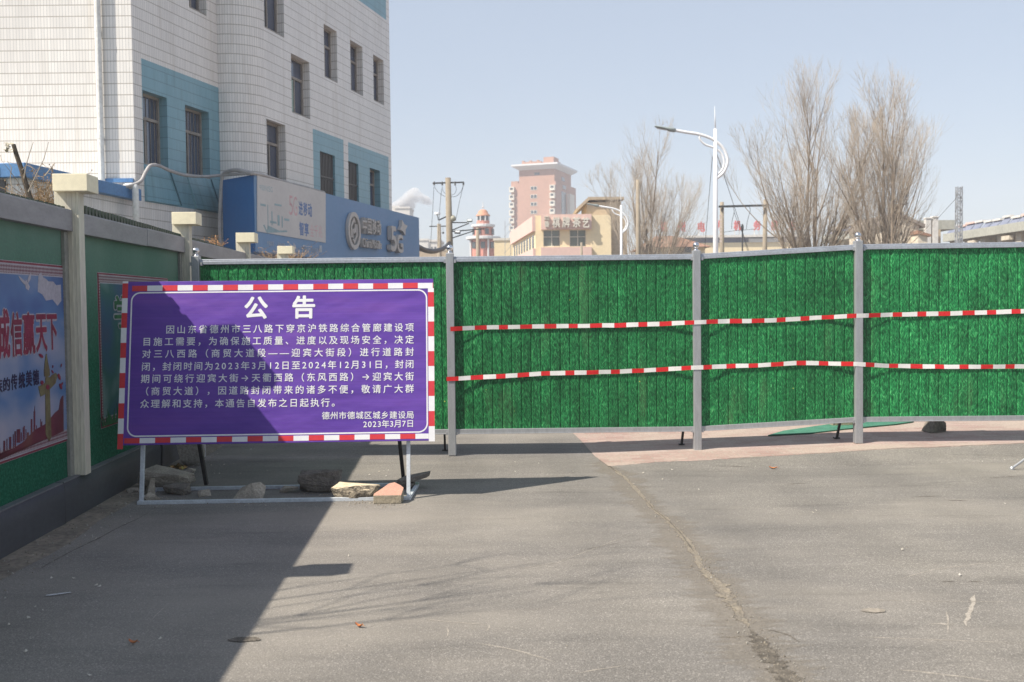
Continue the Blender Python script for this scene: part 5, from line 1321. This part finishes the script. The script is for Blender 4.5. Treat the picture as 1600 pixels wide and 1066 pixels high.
mb = MB(); mb.lathe([(0, .03), (.16, 0), (.14, .09), (.05, .11), (.04, -.1), (0, -.1)], px50(683.5, 335), 12); mb.build('camera_dome', WHITEM, o)
MB().bar(px50(685, 344.5), px50(684, 337), .04).build('bracket_arm', INS, o)
o2, b, t = upole(686, 350, 82, 0.19, 'shorter concrete utility pole with a small crossarm, left of the tall one')
MB().bar(at(671, 354, 82), at(699, 353.5, 82), .08).build('crossarm', INS, o2)
MB().ball(at(692.5, 364, 82), .09, 8, 6).build('insulator', INS, o2); MB().tube([at(692, 354, 82), at(692.5, 364, 82)], .015, 4).build('wire', INS, o2)
o3, b, t = upole(746, 356, 95, 0.18, 'thin concrete pole in front of the domed tower')
upole(996.5, 281, 58, 0.13, 'short brown wooden pole without crossarm beside the second lamp', 'wooden_pole')
upole(908.5, 379, 70, 0.10, 'stubby concrete post before the tea house window', 'concrete_post')
# H-shaped pole frame
ha, hb_ = at(1128, 316, 55), at(1196, 312, 55)
hf = thing('pole_frame', V3(((ha.x + hb_.x) / 2, ha.y, 0)), 'H-shaped frame of two concrete poles joined by a crossbar', 'utility pole')
MB().tube([V3((ha.x, ha.y, 0)), ha], [.14, .11], 10).build('pole', POLEC, hf, smooth=True); MB().tube([V3((hb_.x - .1, hb_.y, 0)), hb_], [.15, .11], 10).build('pole', POLEC, hf, smooth=True)
MB().bar(at(1123, 323, 54.8), at(1201, 321, 54.8), .11).build('crossbar', INS, hf)
for L in ([(1146, 324), (1147, 332), (1144, 345), (1143, 358)], [(1171, 323), (1172, 330), (1168, 345), (1166, 358)], [(1147, 332), (1152, 345), (1160, 365), (1168, 392)], [(1131, 363), (1145, 361), (1180, 358)]):
    MB().tube(smoothp([at(x, y, 54.8) for x, y in L]), .016, 4).build('wire', INS, hf)
mb = MB()
for k in range(8): p_, q_ = at(1124.2, 336 + k * 5.6, 54.7), at(1128, 339.6 + k * 5.6, 54.7); mb.box(p_.x, q_.x, p_.y, p_.y + .02, q_.z, p_.z)
mb.build('warning_plate', M('plate_pale', (.66, .56, .50), rough=.6), hf)
mb = MB(); mb.tube([at(1160, 394, 50), at(1160, 352, 50)], .035, 6); mb.ball(at(1160, 356, 50), (.07, .07, .2), 8, 6); tag(solo(mb, 'slim_post', INS, V3((at(1160, 394, 50).x, 50, 0))), 'slim dark post between the two legs of the pole frame', 'post')
mb = MB(); mb.tube([at(1113, 245, 35.1), at(1101, 390, 40)], .011, 4); mb.tube([at(1120, 240, 35.1), at(1170, 392, 48)], .012, 4); tag(solo(mb, 'guy_wire', INS, at(1113, 245, 35)), 'two thin wires running down from the nearest lamp pole', 'wire')

# ------------------------------------------------------------------ distant buildings
BRICK = M('pink_brick', (0.45, 0.265, 0.20), (0.41, 0.245, 0.185), scale=.15, rough=.85, fine=.05)
ROOFW = M('pale_cornice', (0.66, 0.66, 0.66), (.6, .6, .6), rough=.6, fine=.03)
BALC = M('white_balcony', (0.66, 0.62, 0.54), (.58, .55, .48), rough=.6, fine=.06)
YEL = M('yellow_render', (0.78, 0.65, 0.43), (0.72, 0.60, 0.40), scale=.5, rough=.85, fine=.04)
PNK = M('pink_render', (0.68, 0.48, 0.42), (0.63, 0.45, 0.40), scale=.5, rough=.85, fine=.04)
TAN = M('tan_render', (0.46, 0.37, 0.265), (.39, .315, .23), scale=.5, rough=.85)
TILER = M('brown_roof', (0.30, 0.165, 0.11), (.26, .15, .10), scale=1, rough=.9)
PALEW = M('pale_wall', (0.62, 0.55, 0.44), (0.54, 0.48, 0.39), scale=.6, rough=.85)
DGLASS = glass('far_glass', (0.06, 0.08, 0.09), 0.15)
OFFW = M('off_white', (0.66, 0.64, 0.60), (.58, .56, .53), scale=.5, rough=.8)
GREYB = M('blue_grey_sheet', (0.20, 0.22, 0.29), (.16, .18, .25), scale=.4, rough=.6)
GREYG = M('grey_green_concrete', (0.40, 0.40, 0.35), (.34, .34, .30), scale=.4, rough=.85)
# pink tower
T0 = at(868, 258, 300); T0.z = 0; tw = R(20)
TF = Fr(T0, (math.cos(tw), -math.sin(tw), 0)); TS = Fr(T0, (math.sin(tw), math.cos(tw), 0))
tow = thing('tower_block', T0, 'tall pink tower block with white overhanging roof slab and stacked white balconies', 'building')
def tz(y): return at(868, y, 300).z
W1 = -TF.uv(799, 330)[0]; W2 = -TF.uv(811, 275)[0]; DS = TS.uv(900, 330)[0]; DS2 = TS.uv(894, 275)[0]
mb = MB(); mb.boxf(TF, -W1, 0, 0, tz(283), -DS, 0); mb.boxf(TF, -W2, -0.4, tz(283), tz(261), -DS2, -0.01); mb.boxf(TF, -W1 - 0.0, -W1 + 2.2, tz(283), tz(280), -3, -.01); mb.build('wall', BRICK, tow)
mb = MB(); ov = 1.9; z0, z1 = tz(263.5), tz(257.5)
P = [TF.p(-W2 - ov, z1, ov), TF.p(ov * .6, z1, ov), TS.p(DS2 + ov, z1, ov * .6), TF.p(-W2 - ov, z1, -DS2 - ov)]
Q = [TF.p(-W2 + .2, z0, .2), TF.p(-.2, z0, .2), TS.p(DS2, z0, -.2), TF.p(-W2 + .2, z0, -DS2)]
P2 = [p + V3((0, 0, .5)) for p in P]
mb.add(Q + P + P2, [(3, 2, 1, 0)] + [[i, (i + 1) % 4, 4 + (i + 1) % 4, 4 + i] for i in range(4)] + [[4 + i, 4 + (i + 1) % 4, 8 + (i + 1) % 4, 8 + i] for i in range(4)] + [(8, 9, 10, 11)]); mb.build('cornice', ROOFW, tow)
mb = MB(); ua_ = TF.uv(846, 250)[0]; mb.boxf(TF, ua_, -1.2, z1 + .5, tz(243), -7, -2.0); mb.build('penthouse', BRICK, tow)
mb = MB(); mb.boxf(TS, 6, 10, z1 + .5, tz(247), -6, -1.5); mb.build('penthouse', BRICK, tow)
mb = MB(); ua_, ub3 = TF.uv(813, 250)[0], TF.uv(840, 250)[0]
for k in range(8): u = ua_ + (ub3 - ua_) * k / 7; mb.boxf(TF, u - .35, u + .35, z1 + .5, tz(246.5 + (2 if k % 3 else 0)), -3.4, -2.4)
mb.boxf(TF, ua_, ub3, tz(250), tz(248.5), -3.3, -2.5); mb.build('roof_frame', BRICK, tow)
for k in range(8):
    for (xa, xb) in ((797, 804.5), (860, 868)):
        y = 289 + k * 12.3
        a, b = TF.uv(xa, y)[0], TF.uv(xb, y)[0]; mb = MB(); mb.boxf(TF, a, b - .05, tz(y + 8.5), tz(y), -1, .9)
        ba = mb.build('balcony', BALC, tow); MB().boxf(TF, a + .3, b - .35, tz(y + 5), tz(y + 1.5), .9, .93).build('pane', DGLASS, ba)
for y in (292, 305, 317, 329.5, 341, 353):
    for xx in (829.5, 834.5):
        a, b = TF.uv(xx, y)[0], TF.uv(xx + 4, y)[0]; mb = MB(); mb.boxf(TF, a - .12, b + .12, tz(y + 3.4), tz(y - 2.6), .0, .06); wd_ = mb.build('window', BALC, tow); MB().boxf(TF, a, b, tz(y + 2.8), tz(y - 2), .06, .09).build('pane', DGLASS, wd_)
a, b = TF.uv(835, 270)[0], TF.uv(843, 270)[0]; MB().boxf(TF, a, b, tz(272), tz(268), -.01, .08).build('window', DGLASS, tow)
a, b = TS.uv(877, 300)[0], TS.uv(884, 300)[0]; MB().boxf(TS, a, b, 0, tz(296), .0, .08).build('glass_strip', DGLASS, tow)
a, b = TS.uv(886, 300)[0], TS.uv(893, 300)[0]; MB().boxf(TS, a, b, 0, tz(297), .0, 1.0).build('pilaster', BALC, tow)
for y in (275, 288): a, b = TS.uv(879, y)[0], TS.uv(884, y)[0]; MB().boxf(TS, a, b, tz(y + 3), tz(y - 3), -.45 if y < 283 else 0, -.3 if y < 283 else .08).build('window', DGLASS, tow)
# domed tower
D0 = at(755.5, 400, 150); D0.z = 0
dm = thing('domed_tower', D0, 'small pink and white tower with a dome and round balconies', 'tower')
def dz(y): return at(755.5, y, 150).z
def pxm(p): return p / FPX * 150
mb = MB(); c = V3((D0.x, D0.y, 0)); mb.lathe([(pxm(20.5), 0), (pxm(20.5), dz(375))], c, 8); mb.build('wall', M('coral_render', (.58, .25, .20), (.52, .24, .19), scale=.3, rough=.8), dm)
CORAL = MATS['coral_render']
MB().lathe([(pxm(24), dz(375)), (pxm(27), dz(374)), (pxm(27), dz(370.5)), (pxm(20), dz(369.5)), (0, dz(369.5))], c, 24).build('balcony_ring', ROOFW, dm)
MB().lathe([(pxm(15.5), dz(370)), (pxm(15.5), dz(355))], c, 12).build('drum', CORAL, dm)
MB().lathe([(pxm(16), dz(355.5)), (pxm(18.5), dz(354.5)), (pxm(18.5), dz(351.5)), (pxm(12), dz(350.5)), (0, dz(350.5))], c, 24).build('balcony_ring', ROOFW, dm)
MB().lathe([(pxm(10), dz(351)), (pxm(10), dz(345))], c, 12).build('lantern', CORAL, dm)
MB().lathe([(pxm(8.5), dz(346)), (pxm(8.5), dz(337))], c, 12).build('lantern_glass', DGLASS, dm)
for k in range(8):
    t = k * math.pi / 4 + .39; MB().tube([c + V3((pxm(9.7) * math.cos(t), pxm(9.7) * math.sin(t), dz(346))), c + V3((pxm(9.7) * math.cos(t), pxm(9.7) * math.sin(t), dz(337.5)))], pxm(1.1), 6).build('column', ROOFW, dm)
    MB().tube([c + V3((pxm(21) * math.cos(t), pxm(21) * math.sin(t), 0)), c + V3((pxm(21) * math.cos(t), pxm(21) * math.sin(t), dz(375)))], pxm(1.5), 6).build('column', ROOFW, dm)
    e = c + V3((pxm(15.6) * math.cos(t), pxm(15.6) * math.sin(t), 0)); s_ = V3((-math.sin(t), math.cos(t), 0)); r2 = V3((math.cos(t), math.sin(t), 0))
    MB().boxv(e - s_ * pxm(3) + V3((0, 0, dz(367))), s_ * pxm(6), r2 * .15, V3((0, 0, dz(358) - dz(367)))).build('window', DGLASS, dm)
    e = c + V3((pxm(19.2) * math.cos(t + .39), pxm(19.2) * math.sin(t + .39), 0)); s_ = V3((-math.sin(t + .39), math.cos(t + .39), 0)); r2 = V3((math.cos(t + .39), math.sin(t + .39), 0))
    MB().boxv(e - s_ * pxm(3.4) + V3((0, 0, dz(389))), s_ * pxm(6.8), r2 * .15, V3((0, 0, dz(379) - dz(389)))).build('window', DGLASS, dm)
MB().lathe([(pxm(11), dz(338)), (pxm(11), dz(336)), (pxm(8.6), dz(335)), (pxm(7.4), dz(331)), (pxm(4.5), dz(328)), (0, dz(327))], c, 20).build('dome', M('dome_orange', (.55, .27, .17), (.5, .25, .16), rough=.7), dm, smooth=True)
mb = MB(); mb.tube([c + V3((0, 0, dz(327.5))), c + V3((0, 0, dz(316)))], .05, 6); mb.ball(c + V3((0, 0, dz(323.5))), pxm(1.6), 10, 8); mb.build('spire', ROOFW, dm)
# tea house
H0 = at(837, 400, 80); H0.z = 0
HFr = Fr(H0, (1, 0, 0)); HS = Fr(H0, (0.0, 1, 0)); HS = Fr(H0 + V3((0, 0, 0)), V3((-.1, 1, 0))); HS.N = V3((-1, -.1, 0)).normalized()
te = thing('tea_house', H0, 'yellow two storey tea house with a pink signboard of white Chinese letters', 'building')
def hx(x): return HFr.uv(x, 380)[0]
def hz_(y): return at(880, y, 80).z
ur = hx(955); zt_ = hz_(336.5)
wins = [(hx(849), hx(875.5), hz_(385), hz_(359)), (hx(890), hx(916), hz_(385.5), hz_(359))]
mb = MB(); facade(mb, HFr, 0, ur, 0, zt_, wins, [], .25)
dl = 18.0; fl_ = HS.p(dl, 0)
for p, q in ((fl_, H0), (H0 + V3((ur, 0, 0)), H0 + V3((ur, dl, 0))), (H0 + V3((ur, dl, 0)), fl_)): mb.quad(p, q, q + V3((0, 0, zt_)), p + V3((0, 0, zt_)))
mb.quad(fl_ + V3((0, 0, zt_)), H0 + V3((0, 0, zt_)), H0 + V3((ur, 0, zt_)), H0 + V3((ur, dl, zt_))); mb.build('wall', YEL, te)
for a, b, c2, d2 in wins:
    mb = MB(); t = .06
    for (p0, p1, q0, q1) in ((a, a + t, c2, d2), (b - t, b, c2, d2), (a + t, b - t, c2, c2 + t), (a + t, b - t, d2 - t, d2), ((a + b) / 2 - .03, (a + b) / 2 + .03, c2 + t, d2 - t)): mb.boxf(HFr, p0, p1, q0, q1, -.24, -.18)
    mb.boxf(HFr, a + t, (a + b) / 2 - .03, c2 + (d2 - c2) * .56, c2 + (d2 - c2) * .6, -.24, -.18); mb.boxf(HFr, (a + b) / 2 + .03, b - t, c2 + (d2 - c2) * .56, c2 + (d2 - c2) * .6, -.24, -.18)
    wd_ = mb.build('window', BALC, te); MB().boxf(HFr, a + .03, b - .03, c2 + .03, d2 - .03, -.26, -.22).build('pane', glass('tea_glass', (.16, .19, .16), .2), wd_)
a, b = hx(845.5), hx(924); mb = MB(); mb.boxf(HFr, a, b, hz_(359), hz_(335.5), .003, .35); sgn = mb.build('signboard', PNK, te)
mb = MB()
for ch, x0, x1, y0, y1 in (('棋', 863, 875, 338.5, 356), ('牌', 878.5, 890.5, 338.5, 356), ('茶', 894.5, 907.5, 339, 356), ('艺', 909.5, 921, 340, 356.5), ('兰', 850, 858.5, 337, 343.5), ('香', 850.5, 858.5, 345, 355)):
    f2 = HFr; uA, uB = f2.uv(x0, 348, .45)[0], f2.uv(x1, 348, .45)[0]; vA, vB = f2.uv(880, y0, .45)[1], f2.uv(880, y1, .45)[1]
    put_glyph(mb, HFr, ch, (uA + uB) / 2, (vA + vB) / 2, 1, .44, .035, .16, fit=(uB - uA, vA - vB))
mb.build('sign_lettering', BALC, sgn)
MB().boxf(HFr, hx(845), hx(924), 0, hz_(386.5), .003, .3).build('lower_band', PNK, te)
mb = MB(); va, vb_ = hz_(338), hz_(359); mb.boxv(HS.p(0.0, zt_ - 1.25, .003), HS.U * dl, V3((0, 0, 1.2)), HS.N * .25); mb.boxv(HS.p(0, 0, .003), HS.U * dl, V3((0, 0, hz_(388))), HS.N * .2); mb.build('side_band', PNK, te)
for k in range(8): MB().boxv(HS.p(1.0 + k * 2.1, hz_(386), .003), HS.U * 1.1, V3((0, 0, zt_ - 1.5 - hz_(386))), HS.N * .04).build('side_window', DGLASS, te)
# roof block with overhanging slab, shaded return wall
mb = MB(); R0, R1 = hx(918.5), hx(973); mb.boxf(HFr, R0, R1, zt_ + .003, hz_(315), -7, -.9); mb.build('roof_block', TAN, te)
mb = MB(); zA, zB = hz_(330), hz_(312.5); u0_, u1_, u2_ = hx(904), hx(921), hx(977)
mb.prism([HFr.p(u0_, zA + .12, -.6), HFr.p(u1_ + .1, zB + .06, -.6), HFr.p(u2_, zB + .06, -.6), HFr.p(u2_, zB + .26, -.6), HFr.p(u1_, zB + .28, -.6), HFr.p(u0_ - .1, zA + .28, -.6)], HFr.N * -8.5); mb.build('overhanging_roof', TAN, te)
MB().boxf(HFr, ur + .003, hx(981), 0, hz_(338), -9, -.4).build('rear_wing', TAN, te)
# yellow wall left of the tea house, with pipework
q0, q1 = at(772, 376, 108), at(806, 374, 108); yw = thing('yellow_wall', V3((q0.x, 108, 0)), 'low yellow wall with lettering between the domed tower and the tea house', 'wall')
MB().box(q0.x, q1.x + 2, 108, 108.4, 0, q0.z).build('wall', YEL, yw); MB().box(q0.x - .1, q1.x + 2, 107.9, 108.5, q0.z, q0.z + .25).build('coping', BALC, yw)
lt = thing('lattice_mast', V3((at(793, 400, 100).x, 100, 0)), 'slim grey lattice mast between the domed tower and the pink tower block', 'mast')
a = at(793, 345, 100); mb = MB()
for s in (-.35, .35): mb.bar((a.x + s, 100, 0), (a.x + s * .7, 100, a.z), .05)
for k in range(12): z = a.z * k / 12; mb.bar((a.x - .35, 100, z), (a.x + .35, 100, z + a.z / 12), .03)
mb.build('mast', STEEL, lt)
# white blocks left, behind the sign
for (x0, x1, y0, Y, lab, fin) in ((617.5, 640, 326, 210, 'white block with a step behind the sign box end', 0), (655, 669, 376, 190, 'pale low building left of the utility poles', 1), (672, 688, 378, 170, 'pale low building between the utility poles', 2), (655, 700, 392, 120, 'dull yellow low wall behind the utility poles', 3)):
    p0, p1 = at(x0, y0, Y), at(x1, y0, Y); bd = thing('pale_building' if fin < 3 else 'low_wall', V3((p0.x, Y, 0)), lab, 'building' if fin < 3 else 'wall')
    mb = MB(); mb.box(p0.x, p1.x, Y, Y + (8 if fin < 3 else .4), 0, p0.z); mb.build('wall', OFFW if fin < 3 else TAN, bd)
    if fin == 0: MB().box(p0.x - 1.2, p0.x + .8, Y + 1, Y + 6, 0, at(x0, 321, Y).z).build('stair_head', OFFW, bd)
    if fin < 3:
        for k in range(3):
            for z in range(1, int(p0.z / 3)): MB().box(p0.x + (k + .25) * (p1.x - p0.x) / 3, p0.x + (k + .7) * (p1.x - p0.x) / 3, Y - .05, Y, z * 3 + .9, z * 3 + 2.3).build('window', DGLASS, bd)
        MB().box(p0.x - .15, p1.x + .15, Y - .15, Y + 8.1, p0.z, p0.z + .35).build('roof_edge', OFFW, bd)
    else: MB().box(p0.x, p1.x, Y - .05, Y + .45, p0.z, p0.z + .12).build('coping', PALEW, bd)
# brown roofed hall
Yb = 100; e0, e1, ap = at(1010, 383, Yb), at(1106, 383, Yb), at(1066, 367, Yb)
bh = thing('brown_roofed_hall', V3((e0.x, Yb, 0)), 'low yellow hall with a brown tiled hip roof behind the smaller bare tree', 'building')
mb = MB(); mb.box(e0.x, e1.x - .3, Yb, Yb + 9, 0, e0.z - .25); mb.build('wall', YEL, bh)
mb = MB(); zr_ = ap.z; zE = e0.z - .25; x0, x1 = e0.x - .6, e1.x + .3; xr0, xr1 = at(1035, 367, Yb).x, ap.x
mb.add([(x0, Yb - .6, zE), (x1, Yb - .6, zE), (x1, Yb + 9.6, zE), (x0, Yb + 9.6, zE), (xr0, Yb + 4.5, zr_ + .2), (xr1, Yb + 4.5, zr_ + .2)], [(0, 1, 5, 4), (1, 2, 5), (2, 3, 4, 5), (3, 0, 4), (3, 2, 1, 0)]); mb.build('roof', TILER, bh)
p_ = at(1075, 390, Yb); mb = MB(); mb.box(p_.x - .35, p_.x + .35, Yb - .03, Yb, p_.z - .3, p_.z + .3); mb.build('window', DGLASS, bh)
MB().box(e0.x, e1.x - .3, Yb - .12, Yb, zE - .75, zE - .55).build('ledge', PALEW, bh)
# station hall with red roof letters
Ys = 130; s0, s1 = at(1070, 370, Ys), at(1262, 368, Ys)
sh = thing('station_hall', V3((s0.x, Ys, 0)), 'long yellow hall with a pale parapet and red letters standing on its roof', 'building')
zz = lambda y: at(1160, y, Ys).z
MB().box(s0.x, s1.x, Ys, Ys + 12, 0, zz(379)).build('wall', YEL, sh); MB().box(s0.x, s1.x, Ys + .3, Ys + 12, zz(379), zz(371)).build('glazing', GREYB, sh)
MB().box(s0.x - .3, s1.x + .3, Ys - .5, Ys + 12.3, zz(371), zz(367.5)).build('parapet', OFFW, sh)
MB().box(at(1170, 375, Ys).x, at(1215, 375, Ys).x, Ys - .2, Ys + .28, zz(379), zz(373)).build('canopy_panel', OFFW, sh)
REDL = M('red_roof_letters', (.60, .17, .17), (.54, .16, .16), scale=1, rough=.5)
SFx = Fr((0, Ys + .5, 0), (1, 0, 0))
for ch, xc in zip('德州电力机务段站', (1037, 1065, 1096, 1124, 1152, 1183, 1210.5, 1238)):
    hw = 5.6; yt, yb = (346.5, 362.5) if xc < 1110 else (344.5, 360)
    a, b = SFx.uv(xc - hw, 352), SFx.uv(xc + hw, 352); vt, vb = SFx.uv(xc, yt)[1], SFx.uv(xc, yb)[1]
    mb = MB(); put_glyph(mb, SFx, ch, (a[0] + b[0]) / 2, (vt + vb) / 2, 1, 0, .035, .3, fit=(b[0] - a[0], vt - vb)); lo = mb.build('roof_letter', REDL, sh)
    mb = MB(); u = (a[0] + b[0]) / 2; mb.box(u - .35, u - .27, Ys + .7, Ys + .78, zz(367.5), vt - .3); mb.box(u + .27, u + .35, Ys + .7, Ys + .78, zz(367.5), vt - .3); mb.build('letter_stand', OFFW, lo)
# gabled house
Yg = 72; gl_, gr, ga = at(1386, 352, Yg), at(1436, 352, Yg), at(1402, 337.5, Yg)
gh = thing('gabled_house', V3((gl_.x, Yg, 0)), 'pale house with a tall gable and a small window behind the right hand tree', 'house')
mb = MB(); mb.prism([(gl_.x, Yg, 0), (gr.x, Yg, 0), (gr.x, Yg, gr.z), (ga.x, Yg, ga.z), (gl_.x, Yg, gl_.z + .2)], (0, 8, 0)); mb.build('wall', PALEW, gh)
mb = MB(); mb.prism([(ga.x - .05, Yg - .25, ga.z + .02), (gr.x + .35, Yg - .25, gr.z - .2), (gr.x + .35, Yg - .25, gr.z + .05), (ga.x, Yg - .25, ga.z + .28), (gl_.x - .3, Yg - .25, gl_.z + .1), (gl_.x - .3, Yg - .25, gl_.z - .1)], (0, 8.5, 0)); mb.build('roof', M('grey_tiles', (.24, .205, .18), rough=.9), gh)
p_ = at(1406.5, 365, Yg); MB().box(p_.x - .12, p_.x + .16, Yg - .03, Yg, p_.z - .1, p_.z + .1).build('window', DARKGL, gh)
p0, p1 = at(1424, 360, Yg), at(1438.5, 360, Yg); MB().box(p0.x, p1.x, Yg - 1.2, Yg - .003, 0, p0.z - .4).build('lean_to', PALEW, gh)
mb = MB(); mb.prism([(p0.x - .1, Yg - 1.4, p0.z - .35), (p1.x + .2, Yg - 1.4, p0.z - .55), (p1.x + .2, Yg - 1.4, p0.z - .4), (p0.x - .1, Yg - 1.4, p0.z - .1)], (0, 1.37, 0)); mb.build('lean_to_roof', TILER, gh)
# long raised platform roofs
def platform(name, label, X, Ya, Yb_, zt0, seed):
    o = thing(name, V3((X, Ya, 0)), label, 'platform'); r_ = random.Random(seed)
    MB().box(X, X + 5, Ya, Yb_, zt0 - 1.28, zt0 - 0.55).build('deck', GREYG, o)
    n = int((Yb_ - Ya) / 1.6)
    for k in range(n):
        y0 = Ya + k * (Yb_ - Ya) / n; y1 = y0 + (Yb_ - Ya) / n * r_.uniform(.72, .96); zt2 = zt0 + r_.uniform(-.1, .1)
        mb = MB(); mb.prism([(X + .3, y0, zt0 - .53), (X + .8, y0, zt2), (X + .86, y0, zt2), (X + .4, y0, zt0 - .53)], (0, y1 - y0, 0)); pn = mb.build('roof_panel', GREYB, o)
        MB().box(X + .6, X + .95, y0, y1, zt2 + .004, zt2 + .17).build('ridge_strip', OFFW if r_.random() < .85 else PNK, pn)
    k = 0; y = Ya + 1
    while y < Yb_: MB().box(X + .6, X + 1.5, y, y + .9, 0, zt0 - 1.28).build('pier', PALEW, o); y += 3.1
    MB().box(X + 3.6, X + 3.8, Ya, Yb_, 0, zt0 - 1.28).build('rear_wall', TAN, o)
    y = Ya + 2
    while y < Yb_ - 2: MB().box(X + .1, X + .5, y, y + 1.3, zt0 - 1.85, zt0 - 1.5).build('lamp_box', PALEW, o); y += 6.2
    return o
pX = at(1600, 335, 80); platform('platform_roof', 'raised grey-green deck with blue roof panels on piers at the right edge', pX.x, 62, 95, pX.z, 3)
pX = at(1395, 334, 79); platform('platform_roof', 'raised deck with blue-grey roof panels seen through the largest bare trees', pX.x, 79, 97, pX.z, 9)
# catenary mast and two white posts
mq = at(1498.5, 292, 60); ms = thing('lattice_pylon', V3((mq.x, 60, 0)), 'narrow grey lattice pylon standing before the right hand platform deck', 'pylon')
mb = MB()
for sx in (-.16, .16):
    for sy in (-.16, .16): mb.bar((mq.x + sx, 60 + sy, 0), (mq.x + sx * .8, 60 + sy * .8, mq.z), .06)
n = 22
for k in range(n):
    z0, z1 = mq.z * k / n, mq.z * (k + 1) / n; s = 1 if k % 2 else -1
    for sy in (-.16, .16): mb.bar((mq.x - .15 * s, 60 + sy, z0), (mq.x + .15 * s, 60 + sy, z1), .035)
    for sx in (-.16, .16): mb.bar((mq.x + sx, 60 - .15 * s, z0), (mq.x + sx, 60 + .15 * s, z1), .035)
mb.build('mast', STEEL, ms); MB().tube([mq + V3((0, 0, -.5)), at(1462, 345, 66)], .012, 4).build('stay_wire', INS, ms)
for x, yt, lab in ((1451, 342, 'left of the two white posts beyond the gabled house'), (1462, 340, 'right of the two white posts beyond the gabled house, slightly taller')):
    p_ = at(x, yt, 78); mb = MB(); mb.box(p_.x - .22, p_.x + .22, 78, 78.4, 0, p_.z); mb.box(p_.x - .26, p_.x + .26, 77.95, 78.45, p_.z, p_.z + .1); tag(solo(mb, 'white_post', OFFW, (p_.x, 78, 0), bevel=.02), lab, 'post')
# ------------------------------------------------------------------ steam plume far off and the hazy air
pm, pt, pb, pnew, plink = nodes('steam')
for nd in list(pt.nodes):
    if nd.type == 'BSDF_PRINCIPLED': pt.nodes.remove(nd)
pv_ = pnew('ShaderNodeVolumePrincipled'); plink(pv_.outputs[0], pt.nodes['Material Output'].inputs['Volume'])
pco = pnew('ShaderNodeTexCoord').outputs['Object']
pn = tex(pnew, plink, 'Noise', pco, 0.06, Detail=5.0, Roughness=0.62).outputs['Fac']
plink(ramp(pnew, plink, pn, [(0.40, 0.0), (0.60, 0.6)]), pv_.inputs['Density']); pv_.inputs['Color'].default_value = (1, 1, 1, 1); pv_.inputs['Anisotropy'].default_value = 0.1
YP = 620; mb = MB()
for (x, y, r) in ((612, 327, 9), (622, 322, 11), (633, 316, 13), (643, 308, 14), (648, 301, 10), (655, 309, 11), (664, 313, 9), (671, 317, 6), (624, 328, 9), (640, 322, 10), (604, 330, 9)):
    c = at(x, y, YP); s = r / FPX * YP
    mb.ball(c, (s, s, s * .8), 14, 10)
o = solo(mb, 'steam_cloud', pm, (at(635, 315, YP).x, YP, at(635, 315, YP).z), smooth=True)
rm = o.modifiers.new('join', 'REMESH'); rm.mode = 'VOXEL'; rm.voxel_size = 0.9
tag(o, 'white steam drifting above the far end of the office building', 'steam', kind='stuff')
HAZE_D = 0.0011
hm, ht, hb2, hnew, hlink = nodes('haze_air')
ht.nodes.remove(hb2); hv = hnew('ShaderNodeVolumePrincipled'); hlink(hv.outputs[0], ht.nodes['Material Output'].inputs['Volume'])
hv.inputs['Color'].default_value = (0.82, 0.84, 0.92, 1); hv.inputs['Density'].default_value = HAZE_D; hv.inputs['Anisotropy'].default_value = 0.0
mb = MB(); mb.box(-420, 420, -40, 480, -1.0, 52); tag(mb.build('haze', hm), 'pale haze hanging over the road and the far buildings', kind='stuff')
